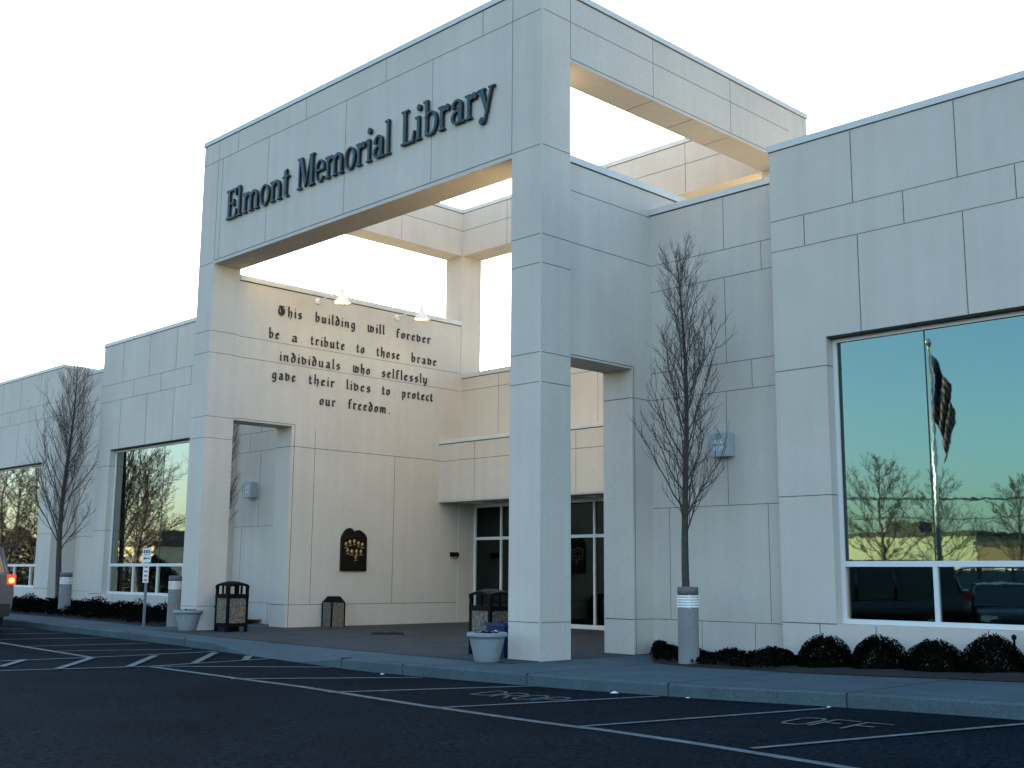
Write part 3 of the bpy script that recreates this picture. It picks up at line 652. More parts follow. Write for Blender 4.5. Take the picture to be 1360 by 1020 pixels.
# ------------------------------------------------------------------ street furniture
def bollard(x, y, label):
    e = emp('bollard_light', label, 'bollard light', (x, y, gz(x)), 0, 'round concrete bollard lights')
    m = MB(); m.lathe([(.16, -.1), (.16, 0.0), (.145, .001), (.145, .775), (.001, .775)], n=28); obj('post', m, M['bollard'], e)
    m = MB(); m.lathe([(.10, .775), (.10, .955)], n=24); obj('lamp_core', m, M['lens'], e)
    m = MB()
    for k in range(5): z = .79 + .036 * k; m.lathe([(.101, z), (.148, z - .008), (.148, z + .012), (.101, z + .02)], n=28)
    for k in range(4): a = math.pi / 2 * k + .78; m.box(.14 * math.cos(a) - .008, .14 * math.cos(a) + .008, .14 * math.sin(a) - .008, .14 * math.sin(a) + .008, .77, .96)
    obj('louvre', m, M['white_metal'], e)
    m = MB(); m.lathe([(.001, .955), (.146, .955), (.147, 1.055), (.14, 1.065), (.001, 1.07)], n=28); obj('cap', m, M['bollard_cap'], e)
bollard(1.717, 1.2, 'round grey concrete bollard light with white louvres in front of the slim bare tree')
bollard(-11.28, .42, 'round concrete bollard light standing behind the planter by the left pier')
bollard(-17.05, .55, 'round concrete bollard light farthest left beside the parked vehicle')

def planter(x, y, label):
    e = emp('planter', label, 'planter', (x, y, gz(x)), 0, 'round grey planters')
    m = MB(); m.lathe([(.001, 0), (.165, 0), (.175, .02), (.20, .12), (.225, .22), (.245, .31), (.25, .345), (.285, .35), (.29, .365), (.287, .40), (.27, .41), (.245, .405), (.235, .36), (.001, .36)], n=36)
    obj('pot', m, M['planter'], e)
    m = MB(); random.seed(3)
    n = 18; vs = [(0, 0, .385)] + [(.236 * math.cos(2 * math.pi * k / n), .236 * math.sin(2 * math.pi * k / n), .365 + random.uniform(0, .02)) for k in range(n)]
    m.add(vs, [(0, 1 + k, 1 + (k + 1) % n) for k in range(n)]); obj('soil', m, M['soil'], e)
    m = leaves(160, lambda r, n: np.stack([r.uniform(-.14, .14, n), r.uniform(-.14, .14, n), r.uniform(.375, .42, n)], 1), .020, 4)
    obj('dried_plants', m, M['leaf2'], e)
planter(-.42, -.64, 'round grey planter with rolled rim standing beside the front right pillar')
planter(-9.72, -.12, 'round grey planter with rolled rim at the foot of the left pier')

def big_bin(x, y, label):
    w_ = 0
    e = emp('litter_bin', label, 'litter bin', (x, y, gz(x) + .006), 0, 'square litter bins with stone panels')
    w = .212
    m = MB()
    for sx_ in (-1, 1):
        for sy_ in (-1, 1): m.box(sx_ * w - .025, sx_ * w + .025, sy_ * w - .025, sy_ * w + .025, .0, .90)
    m.box(-w - .022, w + .022, -w - .022, w + .022, .10, .17); m.box(-w - .028, w + .028, -w - .028, w + .028, .66, .735)
    m.box(-.12, .12, -.12, .12, 0.0, .10); obj('frame', m, M['bin_metal'], e)
    for (a, b, c, d) in ((-w + .026, w - .026, -w - .012, -w + .02), (-w + .026, w - .026, w - .02, w + .012), (-w - .012, -w + .02, -w + .026, w - .026), (w - .02, w + .012, -w + .026, w - .026)):
        m = MB(); m.box(a, b, c, d, .171, .659); obj('stone_panel', m, M['aggregate'], e)
    m = MB()                                       # hood: shallow dome on an arched rim, open on four sides
    n = 10; vs = []
    for j in range(n + 1):
        for i in range(n + 1):
            u_, v_ = i / n * 2 - 1, j / n * 2 - 1
            vs.append((u_ * (w + .03), v_ * (w + .03), .905 + .085 * (1 - .55 * u_ ** 2 - .45 * v_ ** 2)))
    nn = n + 1
    m.add(vs, [(j * nn + i, j * nn + i + 1, (j + 1) * nn + i + 1, (j + 1) * nn + i) for j in range(n) for i in range(n)], 0, True)
    m.add([(v[0] * .99, v[1] * .99, v[2] - .03) for v in vs], [(j * nn + i, (j + 1) * nn + i, (j + 1) * nn + i + 1, j * nn + i + 1) for j in range(n) for i in range(n)], 0, True)
    for s_ in (-1, 1):
        for k in range(10):
            a0, a1 = -1 + .2 * k, -1 + .2 * (k + 1)
            def top(q): return .905 + .085 * (1 - .5 * q * q - .5) 
            def bot(q): return .905 - .055 * abs(q) ** 3
            for ax in (0, 1):
                q = [(a0 * (w + .03), bot(a0)), (a1 * (w + .03), bot(a1)), (a1 * (w + .03), top(a1)), (a0 * (w + .03), top(a0))]
                lo, hi = sorted((s_ * (w + .031), s_ * (w + .006)))
                m.prism(q, 'y' if ax == 0 else 'x', lo, hi)
    for s_ in (-1, 1): m.box(s_ * (w - .0) - .016, s_ * (w - .0) + .016, -.018, .018, .735, .93); m.box(-.018, .018, s_ * w - .016, s_ * w + .016, .735, .93)
    obj('hood', m, M['bin_metal'], e)
    m = MB(); m.lathe([(.20, .2), (.21, .70), (.215, .70), (.205, .2)], n=20); obj('liner', m, M['trim'], e)
big_bin(-8.98, .42, 'square black litter bin with stone panels beside the left pier')
big_bin(-1.55, .50, 'square black litter bin with stone panels behind the planter and front pillar')

e = emp('ash_bin', 'small stone litter bin with dark sloped lid against the cream wall below plaque', 'litter bin', (-9.40, 3.22, gz(-9.4) + .006))
m = MB(); m.box(-.17, .17, -.17, .17, .0, .53); obj('body', m, M['aggregate'], e)
m = MB(); m.add([(-.18, -.18, .53), (.18, -.18, .53), (.18, .18, .53), (-.18, .18, .53), (-.1, -.1, .66), (.1, -.1, .66), (.1, .1, .66), (-.1, .1, .66)],
                [(0, 1, 5, 4), (1, 2, 6, 5), (2, 3, 7, 6), (3, 0, 4, 7), (4, 5, 6, 7), (3, 2, 1, 0)]); obj('lid', m, M['bin_metal'], e)
for a in (-1, 1):
    for b in (-1, 1): m = MB(); m.box(a * .17 - .014, a * .17 + .014, b * .17 - .014, b * .17 + .014, 0, .529); obj('corner_strip', m, M['bin_metal'], e)

def blue_bin(x, y, label):
    e = emp('recycling_bin', label, 'recycling bin', (x, y, gz(x) + .006), 0, 'blue recycling bins')
    m = MB(); a, b = .14, .19
    m.add([(-a, -a, 0), (a, -a, 0), (a, a, 0), (-a, a, 0), (-b, -b, .50), (b, -b, .50), (b, b, .50), (-b, b, .50), (-b + .02, -b + .02, .50), (b - .02, -b + .02, .50), (b - .02, b - .02, .50), (-b + .02, b - .02, .50), (-a, -a, .05), (a, -a, .05), (a, a, .05), (-a, a, .05)],
          [(0, 1, 5, 4), (1, 2, 6, 5), (2, 3, 7, 6), (3, 0, 4, 7), (3, 2, 1, 0), (4, 5, 9, 8), (5, 6, 10, 9), (6, 7, 11, 10), (7, 4, 8, 11), (8, 9, 13, 12), (9, 10, 14, 13), (10, 11, 15, 14), (11, 8, 12, 15), (12, 13, 14, 15)])
    m.box(-b - .012, b + .012, -b - .012, -b, .46, .505); m.box(b, b + .012, -b, b, .46, .505)
    obj('tub', m, M['blue_plastic'], e)
    m = MB()
    for s_ in range(3):
        a0 = 2 * math.pi * s_ / 3 + .5
        pts = [(.07 * math.cos(a0 + .5 * k), .32 + .07 * math.sin(a0 + .5 * k)) for k in range(4)]
        for p, q in zip(pts[:-1], pts[1:]): m.add([(p[0] - .01, -.183, p[1]), (p[0] + .012, -.183, p[1] + .012), (q[0] + .012, -.183, q[1] + .012), (q[0] - .01, -.183, q[1])], [(0, 1, 2, 3)])
        for p, q in zip(pts[:-1], pts[1:]): m.add([(.183, p[0] - .01, p[1]), (.183, p[0] + .012, p[1] + .012), (.183, q[0] + .012, q[1] + .012), (.183, q[0] - .01, q[1])], [(0, 1, 2, 3)])
    obj('recycling_mark', m, M['white_mark'], e)
blue_bin(-9.72, .0 - .22 + .0, 'blue recycling tub between the left pier and stone panelled bin') if False else None
blue_bin(-9.14, .44, 'blue recycling tub wedged between the left pier and the litter bin')
blue_bin(-.88, .14, 'blue recycling tub between the round planter and front right pillar')

# parking sign
e = emp('parking_sign', 'small white arrow sign over a red and white strip on a steel post by hedge', 'sign', (-11.25, -.28, gz(-11.25)))
m = MB(); m.box(-.025, .025, -.02, .02, -.1, 1.62); obj('post', m, M['steel'], e)
rz = R3(35)
def face(mb, x0, x1, z0, z1, y0, y1, mi=0): mb.box(x0, x1, y0, y1, z0, z1, mi)
m = MB(); face(m, -.095, .095, 1.34, 1.64, -.034, -.026)
for k, (a, b, c, d) in enumerate(((-.07, -.045, 1.53, 1.60), (-.03, -.005, 1.53, 1.60), (.01, .035, 1.53, 1.60), (.05, .07, 1.53, 1.60), (-.045, .07, 1.415, 1.435), (-.07, .07, 1.50, 1.507))): face(m, a, b, c, d, -.037, -.03, 1)
m.prism([(-.075, 1.425), (-.035, 1.46), (-.035, 1.39)], 'y', -.0375, -.03, 1)
p1 = obj('arrow_plate', m, [M['sign_white'], M['sign_black']], e); p1.rotation_euler = (0, 0, rz)
m = MB(); face(m, -.065, .065, .92, 1.32, -.034, -.026)
for k in range(4): face(m, -.04, .04, .955 + .09 * k, .995 + .09 * k, -.037, -.03, 1)
p2 = obj('notice_plate', m, [M['sign_white'], M['sign_red']], e); p2.rotation_euler = (0, 0, rz)

# branch lying on the paving, scraps of paper along the kerb, peg by the shrubs
e = emp('fallen_branch', 'thin dark branch with a pale cut end lying on the portico paving', 'branch', (-6.58, 2.5, gz(-6.5) + .03))
pts = [(-.20, -.26, .0), (-.12, -.15, .012), (-.03, -.04, .004), (.06, .08, .014), (.15, .19, .004), (.20, .26, .006)]
m = MB(); m.tube(pts, [.02, .026, .024, .028, .026, .024], 7); m.tube([(-.03, -.04, .01), (-.06, .06, .02), (-.07, .12, .015)], [.012, .009, .005], 5); obj('wood', m, M['wood'], e)
m = MB(); m.tube([(.201, .2615, .006), (.206, .268, .006)], .0235, 8); obj('cut_end', m, M['cut_wood'], e)
def scrap(x, y, z, s_, label):
    mb = MB(); random.seed(int(x * 100)); n = 7
    vs = [(0, 0, s_ * .55)] + [(s_ * random.uniform(.7, 1.2) * math.cos(2 * math.pi * k / n), s_ * random.uniform(.7, 1.2) * math.sin(2 * math.pi * k / n), s_ * random.uniform(.02, .3)) for k in range(n)] + [(0, 0, .002)]
    mb.add(vs, [(0, 1 + k, 1 + (k + 1) % n) for k in range(n)] + [(n + 1, 1 + (k + 1) % n, 1 + k) for k in range(n)])
    o = obj('paper_scrap', mb, M['paper']); o.location = (x, y, z); return tag(o, label, 'litter', 'paper scraps by the kerb')
scrap(2.72, -1.58, lotz(2.7, -1.6), .055, 'crumpled white paper scrap by the kerb right of the front pillar')
scrap(3.7, -1.48, lotz(3.7, -1.5), .028, 'tiny white paper scrap by the kerb just right of the kerb joint')
scrap(-1.15, -1.92, lotz(-1.2, -1.9), .035, 'small white paper scrap by the kerb near the round planter')
scrap(5.45, -1.5, lotz(5.45, -1.5), .03, 'tiny white paper scrap by the kerb beyond the painted word')
e = emp('ground_stake', 'short dark stake standing by the wall at the right end of shrubs', 'stake', (5.81, 2.2, gz(5.8)))
m = MB(); m.tube([(0, 0, 0), (0, 0, .42)], .016, 8); obj('rod', m, M['bin_metal'], e)
m = MB(); m.lathe([(.001, .40), (.03, .41), (.03, .45), (.001, .47)], n=10); obj('head', m, M['bin_metal'], e)

# ------------------------------------------------------------------ planting
def shrub(x, y, rx, ry, h, seed, label, group='clipped shrubs under the window', n=13000):
    e = emp('round_shrub', label, 'shrub', (x, y, gz(x) + .04), 0, group)
    def samp(r, n):
        d = r.normal(size=(n, 3)); d[:, 2] = np.abs(d[:, 2]); d /= np.linalg.norm(d, axis=1)[:, None]
        ph = np.arctan2(d[:, 1], d[:, 0]); bumps = 1 + .07 * np.sin(ph * 3 + seed) + .06 * np.sin(ph * 7 + d[:, 2] * 6 + seed * 2)
        rr = ((1.02 - .28 * r.uniform(0, 1, n) ** 2) * bumps)[:, None]
        return d * rr * np.array([rx, ry, h])
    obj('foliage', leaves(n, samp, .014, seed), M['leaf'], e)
    m = MB(); random.seed(seed)
    for k in range(7):
        a = random.uniform(0, 6.28); m.tube([(0, 0, -.05), (rx * .3 * math.cos(a), ry * .3 * math.sin(a), h * .4), (rx * .7 * math.cos(a), ry * .7 * math.sin(a), h * .8)], [.014, .01, .004], 5)
    obj('stems', m, M['twig'], e)
shrub(2.84, 1.62, .30, .28, .20, 11, 'low flat dark shrub leftmost of the row, right of the bollard light')
shrub(3.52, 1.72, .355, .34, .37, 12, 'dark clipped round shrub under the left jamb of the big window')
shrub(4.27, 1.74, .355, .34, .38, 13, 'dark clipped round shrub below the left lower pane of the window')
shrub(5.0, 1.76, .355, .34, .34, 14, 'dark clipped shrub, lowest round one, right of the window mullion')
shrub(5.72, 1.80, .355, .34, .40, 15, 'largest dark clipped round shrub, left of the short stake')
shrub(6.45, 1.82, .355, .34, .38, 16, 'dark clipped shrub cut off by the right edge of view')
def low_cover(name, n, fx, fy, hz, seed, size):
    def samp(r, n):
        x = r.uniform(fx[0], fx[1], n); y0 = np.interp(x, *fy[0]); y1 = np.interp(x, *fy[1]); t = r.uniform(0, 1, n); y = y0 + (y1 - y0) * t
        top = hz * (np.sin(np.pi * np.clip(t * .8 + .1, 0, 1))) * (1 + .35 * np.sin(x * 3.1) * np.sin(y * 4) + .25 * np.sin(x * 9 + y * 5))
        return np.stack([x, y, np.interp(x, GX, GZ) + .03 + top * r.uniform(.1, 1, n) ** .5], 1)
    o = obj(name, leaves(n, samp, size, seed), M['leaf2']); return tag(o, kind='stuff')
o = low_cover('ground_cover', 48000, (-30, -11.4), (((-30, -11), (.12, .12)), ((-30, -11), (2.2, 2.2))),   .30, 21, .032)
tag(o, 'dark low ground cover planting along the left wing', 'ground cover')
o = low_cover('ground_cover', 5000, (.1, 3.2), (((.1, 1.2, 3.2), (2.4, 1.1, 1.02)), ((.1, 3.2), (2.6, 2.35))), .16, 22, .03)
tag(o, 'sparse dark ground cover at the foot of the recessed wall', 'ground cover')

def bare_tree(name, H, z0, spread, seed, label, loc, trunk_r, group, nb=44, lean=(0, 0), tw=1.0, column=True):
    """columnar leafless tree: trunk > crown of ascending branches with fine twigs"""
    rnd = random.Random(seed); e = emp(name, label, 'tree', loc, 0, group)
    tp = []; rad = []
    for i in range(15):
        t = i / 14; tp.append(Vector((lean[0] * t + .05 * spread * math.sin(t * 7 + seed), lean[1] * t + .05 * spread * math.cos(t * 5 + seed), H * t))); rad.append(trunk_r * (1 - t) ** .85 + .004)
    def tr(t):
        f = t * 14; i = min(int(f), 13); return tp[i].lerp(tp[i + 1], f - i)
    m = MB(); m.tube([(0, 0, -.15)] + [tuple(p) for p in tp], [trunk_r * 1.25] + rad, 9); obj('trunk', m, M['bark'], e)
    c = MB()
    def grow(p, d, L, r, depth):
        n = 5; pts = [p]; q = p.copy(); dd = d.copy()
        for i in range(n):
            dd = (dd + Vector((rnd.gauss(0, .105), rnd.gauss(0, .105), .16 if column else .07))).normalized(); q = q + dd * (L / n); pts.append(q.copy())
        c.tube(pts, [r * (1 - .8 * i / n) + .0016 * tw for i in range(n + 1)], 4 if depth else 5, cap=False, smooth=True)
        if depth >= 2: return
        k = (9 if depth == 0 else 4)
        for j in range(k):
            t = .15 + .82 * (j + rnd.random()) / k; f = t * n; i = min(int(f), n - 1); b = pts[i].lerp(pts[i + 1], f - i)
            ax = (pts[i + 1] - pts[i]).normalized(); side = ax.orthogonal().normalized(); side.rotate(Matrix.Rotation(rnd.uniform(0, 6.283), 3, ax))
            nd = (ax * 1.0 + side * rnd.uniform(.45, .95)).normalized()
            grow(b, nd, L * (.46 - .22 * t) * rnd.uniform(.7, 1.25) + .05, r * .45 * (1 - .5 * t), depth + 1)
    for k in range(nb):
        t = (k + rnd.random() * .8) / nb; z = z0 / H + (1 - z0 / H) * t * .94
        az = k * 2.399 + rnd.uniform(-.4, .4)
        prof = math.sin(math.pi * min(1, .22 + .70 * t)) if column else math.sin(math.pi * min(1, .35 + .6 * t))
        out = (.78 if column else 1.0) * (1 - .25 * t)
        d = Vector((math.cos(az) * out, math.sin(az) * out, 1.0 if column else .8)).normalized()
        L = spread * (1.75 if column else 1.5) * (.45 + .55 * prof) * rnd.uniform(.75, 1.15) * (1 - .45 * t)
        grow(tr(z), d, L, max(.21 * trunk_r * (1 - t * .7), .0045), 0)
    obj('crown', c, M['twig'], e)
    return e
bare_tree('bare_tree', 6.1, 1.75, .84, 3, 'slim leafless upright tree behind the louvred bollard, in front of recessed wall', (1.45, 1.62, gz(1.45)), .062, 'slim bare trees along the facade', lean=(-.13, 0))
bare_tree('bare_tree', 6.9, 1.55, 1.35, 8, 'slim leafless upright tree by the far left windows near the parked vehicle', (-20.2, 1.75, .12), .085, 'slim bare trees along the facade', lean=(.0, 0))
bare_tree('bare_tree', 6.0, 1.8, .74, 5, 'slim leafless tree half hidden behind the left pier, seen through doorway', (-11.85, 1.62, .08), .06, 'slim bare trees along the facade')

# ------------------------------------------------------------------ vehicles
def car(name, label, cat, loc, rz, paint, L=4.7, Wd=1.84, H=1.75, van=True, lit=False, group=None):
    """nose along +x; one skin lofted from cross-sections, glazing, lamps, wheels with rims"""
    e = emp(name, label, cat, loc, rz, group); hw = Wd / 2
    belt = .98 if van else .92
    if van: secs = [(-.5, .42, 1.18, .94), (-.49, .36, 1.24, .97), (-.46, .32, 1.22, .99), (-.2, .28, 1.0, 1.0), (.1, .28, 1.0, 1.0), (.27, .28, .98, 1.0), (.40, .30, .88, .97), (.47, .34, .78, .88), (.5, .42, .66, .70)]
    else: secs = [(-.5, .42, .80, .80), (-.48, .34, .93, .9), (-.40, .30, .96, .97), (-.2, .26, .93, 1.0), (.1, .26, .92, 1.0), (.25, .26, .90, 1.0), (.40, .28, .80, .96), (.47, .32, .70, .86), (.5, .40, .6, .70)]
    def ring(x, zb, zt, wf):
        w = hw * wf; return [(x, -w * .86, zb), (x, -w * .98, zb + .10), (x, -w, (zb + zt) / 2), (x, -w * .97, zt - .08), (x, -w * .86, zt), (x, 0, zt + .02), (x, w * .86, zt), (x, w * .97, zt - .08), (x, w, (zb + zt) / 2), (x, w * .98, zb + .10), (x, w * .86, zb), (x, 0, zb - .01)]
    def loft(mb, rings, mi=0):
        n = len(rings[0]); vs = [p for r in rings for p in r]
        mb.add(vs, [(i * n + k, i * n + (k + 1) % n, (i + 1) * n + (k + 1) % n, (i + 1) * n + k) for i in range(len(rings) - 1) for k in range(n)], mi, True)
        o = len(mb.v) - len(vs); mb.f += [tuple(o + k for k in range(n - 1, -1, -1)), tuple(o + (len(rings) - 1) * n + k for k in range(n))]; mb.m += [mi, mi]; mb.sm += [False, False]
    m = MB(); loft(m, [ring(x * L, *q) for x, *q in secs])
    # roof shell
    if van: gx = [(-.47, .0), (-.42, .90), (-.36, 1.0), (.08, 1.0), (.15, .93), (.30, .0)]
    else: gx = [(-.36, .0), (-.24, .88), (-.12, 1.0), (.04, 1.0), (.10, .93), (.27, .0)]
    def gr(x, t, inset=0.0, top=True):
        z = belt + (H - belt) * t; w = hw * (.93 - .20 * t) - inset
        return [(x, -w, z - .02), (x, -w * .9, z + .015), (x, 0, z + .035), (x, w * .9, z + .015), (x, w, z - .02)]
    R_ = [gr(x * L, t) for x, t in gx]
    vs = [p for r in R_ for p in r]; n = 5
    m.add(vs, [(i * n + k, i * n + k + 1, (i + 1) * n + k + 1, (i + 1) * n + k) for i in (1, 2, 3) for k in range(4)], 0, True)
    for s_ in (-1, 1):                                  # roof pillars
        for xa, ta, xb, tb in ((gx[0][0], 0, gx[1][0], gx[1][1]), (gx[5][0], 0, gx[4][0], gx[4][1]), (-.14, 0, -.14, .97), (.05, 0, .05, .97)):
            za, zb_ = belt + (H - belt) * ta, belt + (H - belt) * tb
            ya, yb_ = s_ * (hw * (.93 - .2 * ta) - .005), s_ * (hw * (.93 - .2 * tb) - .005)
            m.tube([(xa * L, ya, za - .05), (xb * L, yb_, zb_)], .045, 6)
    obj('body', m, M[paint], e)
    def quad(nm, pts, mt):
        mb = MB(); c_ = sum((Vector(p) for p in pts), Vector()) / len(pts); nrm = (Vector(pts[1]) - Vector(pts[0])).cross(Vector(pts[2]) - Vector(pts[0])).normalized()
        if nrm.dot(c_ - Vector((0, 0, 1))) < 0: pts = pts[::-1]; nrm = -nrm
        n_ = len(pts); vs = [Vector(p) for p in pts] + [Vector(p) - nrm * .02 for p in pts]
        mb.add(vs, [tuple(range(n_)), tuple(range(2 * n_ - 1, n_ - 1, -1))] + [(i, i + n_, (i + 1) % n_ + n_, (i + 1) % n_) for i in range(n_)]); return obj(nm, mb, mt, e)
    def P(x, t, s_): return (x * L, s_ * (hw * (.93 - .20 * t)), belt + (H - belt) * t - .01)
    quad('windscreen', [P(gx[5][0], .0, -1), P(gx[5][0], .0, 1), P(gx[4][0], gx[4][1], 1), P(gx[4][0], gx[4][1], -1)], M['car_glass'])
    quad('rear_window', [P(gx[0][0], .0, -1), P(gx[0][0], .0, 1), P(gx[1][0], gx[1][1], 1), P(gx[1][0], gx[1][1], -1)], M['car_glass'])
    for s_ in (-1, 1): quad('side_window', [P(gx[0][0], 0, s_), P(gx[5][0], 0, s_), P(gx[4][0], .92, s_), P(gx[1][0], .90, s_)], M['car_glass'])
    for s_ in (-1, 1):
        xr = -.5 * L + .03; yq = s_ * hw * .80
        m = MB(); zl = 1.10 if van else .78
        m.box(xr - .06, xr + .16, min(yq - .02, yq + .15) if s_ > 0 else yq - .15, (yq + .15) if s_ > 0 else yq + .02, zl - .10, zl + .10)
        t_ = obj('taillight', m, M['tail' if lit else 'tail_off'], e)
        if lit:
            m = MB(); yy = yq + s_ * .06; m.lathe([(.001, .06), (.05, .045), (.06, 0), (.05, -.045), (.001, -.06)], (xr - .06, yy, zl - .02), 12); obj('bulb', m, M['tail_core'], t_)
        m = MB(); yq = s_ * hw * .62; m.box(.5 * L - .12, .5 * L - .005, yq - .17, yq + .17, .56, .70); obj('headlight', m, M['headlight'], e)
    m = MB(); m.box(-.5 * L - .05, -.5 * L + .12, -hw * .86, hw * .86, .34, .60); obj('bumper', m, M['trim' if van else paint], e)
    m = MB(); m.box(.5 * L - .12, .5 * L + .04, -hw * .72, hw * .72, .32, .50); obj('bumper', m, M['trim'], e)
    for xw in (-.31, .31):
        for s_ in (-1, 1):
            m = MB(); y0, y1 = s_ * (hw - .20), s_ * (hw + .01)
            m.tube([(xw * L, y0, .33), (xw * L, y0 + s_ * .03, .33), (xw * L, y1 - s_ * .03, .33), (xw * L, y1, .33)], [.30, .33, .33, .29], 22); wh = obj('wheel', m, M['tyre'], e)
            m = MB(); m.tube([(xw * L, y1 - s_ * .005, .33), (xw * L, y1 + s_ * .012, .33)], [.21, .17], 16); obj('rim', m, M['rim'], wh)
    return e

# vehicle cut by the left edge, tail lamp lit
car('parked_car', 'silver van at the left edge of view with one red tail lamp lit', 'van', (-15.65, -3.08, lotz(-15.6, -3.4)), R3(180), 'silver', H=1.85, lit=True)
# vehicles across the lot, mirrored in the windows
car('parked_car', 'large dark van parked nearest across the lot, reflected in the big window', 'van', (-3.5, -10.7, lotz(-4, -10.6)), R3(153), 'dark_paint', L=4.9, H=1.95)
car('parked_car', 'maroon saloon parked across the lot at the end of the row', 'car', (1.9, -15.4, lotz(-1, -14)), R3(80), 'red_paint', H=1.45, van=False)
car('parked_car', 'black saloon parked across the lot between the van and the maroon saloon', 'car', (-1.0, -13.2, lotz(1, -13)), R3(62), 'dark_paint', H=1.45, van=False)
car('parked_car', 'second large dark van parked far back across the lot behind the saloons', 'van', (-3.4, -17.7, lotz(-3, -17)), R3(150), 'dark_paint', L=4.9, H=1.95)
car('parked_car', 'silver saloon parked far across the lot, mirrored in the left windows', 'car', (-24.0, -8.5, lotz(-24, -9)), R3(70), 'silver', H=1.45, van=False)

# ------------------------------------------------------------------ across the street (seen mirrored in the glass)
mb = MB(); mb.add([(-120, -24, -.4), (60, -24, -.4), (60, -21, -.4), (-120, -21, -.4)], [(0, 1, 2, 3)]); tag(obj('grass_verge', mb, M['grass']), kind='structure')
def block(name, label, x0, x1, y0, y1, h, wallm, win, rz=0, roofm='dark_roof'):
    """plain street building facing +Y with windows and a parapet roof"""
    e = emp(name, label, 'building', ((x0 + x1) / 2, y1, -.45)); w = (x1 - x0) / 2; d = y1 - y0
    m = MB(); m.box(-w, w, -d, 0, 0, h); obj('wall', m, M[wallm], e)
    m = MB(); m.box(-w - .15, w + .15, -d - .15, .15, h, h + .28); m.box(-w * .5, -w * .5 + 2.5, -d * .6, -d * .6 + 2, h + .28, h + 1.3); obj('roof', m, M[roofm], e)
    for (a, b, c, dd) in win:
        f = MB(); f.box(a - .08, b + .08, -.02, .05, c - .08, c); f.box(a - .08, b + .08, -.02, .05, dd, dd + .08); f.box(a - .08, a, -.02, .05, c, dd); f.box(b, b + .08, -.02, .05, c, dd); f.box((a + b) / 2 - .03, (a + b) / 2 + .03, -.02, .045, c, dd)
        wf = obj('window', f, M['frame'], e)
        p = MB(); p.box(a, b, -.02, .02, c, dd); obj('pane', p, M['car_glass'], wf)
    return e
block('warehouse', 'long pale yellow block building across the street in full sun', -31, -19.5, -66, -54, 4.3, 'yellow_wall', [(-4.6, -3.0, 1.2, 2.4), (2.8, 4.2, .1, 2.3)])
block('shop_building', 'low dark brick shop building across the street', -19, -11, -64, -53, 3.6, 'brick', [(-3, -1, .7, 2.2), (1, 3, .7, 2.2)])
block('shop_building', 'low white sided shop building across the street at right', -10.4, 6, -66, -54, 3.4, 'house_white', [(-6, -3, .7, 2.2), (-1.5, 1.5, .7, 2.2), (3, 6, .7, 2.2)])
block('shop_building', 'pale yellow corner building far left across the street', -72, -60, -30, -20, 3.4, 'yellow_wall', [(-4, -2, .9, 2.2), (2, 4, .9, 2.2)])
# flagpole with a limp flag
e = emp('flagpole', 'tall aluminium flagpole with gold ball standing across the parking lot', 'flagpole', (-3.5, -14.95, lotz(-3.5, -15)))
m = MB(); m.tube([(0, 0, 0), (0, 0, 4), (0, 0, 8.35)], [.085, .07, .045], 14); obj('pole', m, M['pole_alu'], e)
m = MB(); m.lathe([(.001, 8.35), (.04, 8.36), (.085, 8.42), (.10, 8.48), (.085, 8.55), (.001, 8.60)], n=14); obj('finial', m, M['pole_alu'], e)
m = MB(); m.lathe([(.26, 0), (.26, .06), (.12, .14), (.10, .22)], n=18); obj('base', m, M['pole_alu'], e)
fl = emp('hanging_flag', 'limp striped flag with a blue canton hanging down the tall flagpole', 'flag', (-3.5, -14.95, lotz(-3.5, -15) + 4.5))
# the cloth hangs in folds: 13 stripes across the hoist, drooping away from the pole
stripes = [MB(), MB(), MB()]; NU = 18
def fp(u, v):                                       # u along the fly 0..1, v down the hoist 0..1
    droop = 1.55 * u ** 1.15; out = .10 + .60 * math.sin(min(1, u * 1.05) * 1.6) * (1 - .55 * v) * .9
    return ((out - .05) * .95 * .9 + .05 * math.sin(u * 14 + v * 3), -(out) * .42 + .09 * math.sin(u * 17 + v * 2), 3.65 - 1.95 * v - 1.15 * droop * (1 - .25 * v))
for s_ in range(13):
    for k in range(NU):
        u0, u1, v0, v1 = k / NU, (k + 1) / NU, s_ / 13, (s_ + 1) / 13
        mi = 2 if (u1 <= .42 and s_ < 7) else s_ % 2
        stripes[mi].add([fp(u0, v0), fp(u1, v0), fp(u1, v1), fp(u0, v1)], [(0, 1, 2, 3)], 0, True)
for b, nm, mt in zip(stripes, ('red_stripes', 'white_stripes', 'blue_canton'), ('flag_red', 'flag_white', 'flag_blue')): obj(nm, b, M[mt], fl)
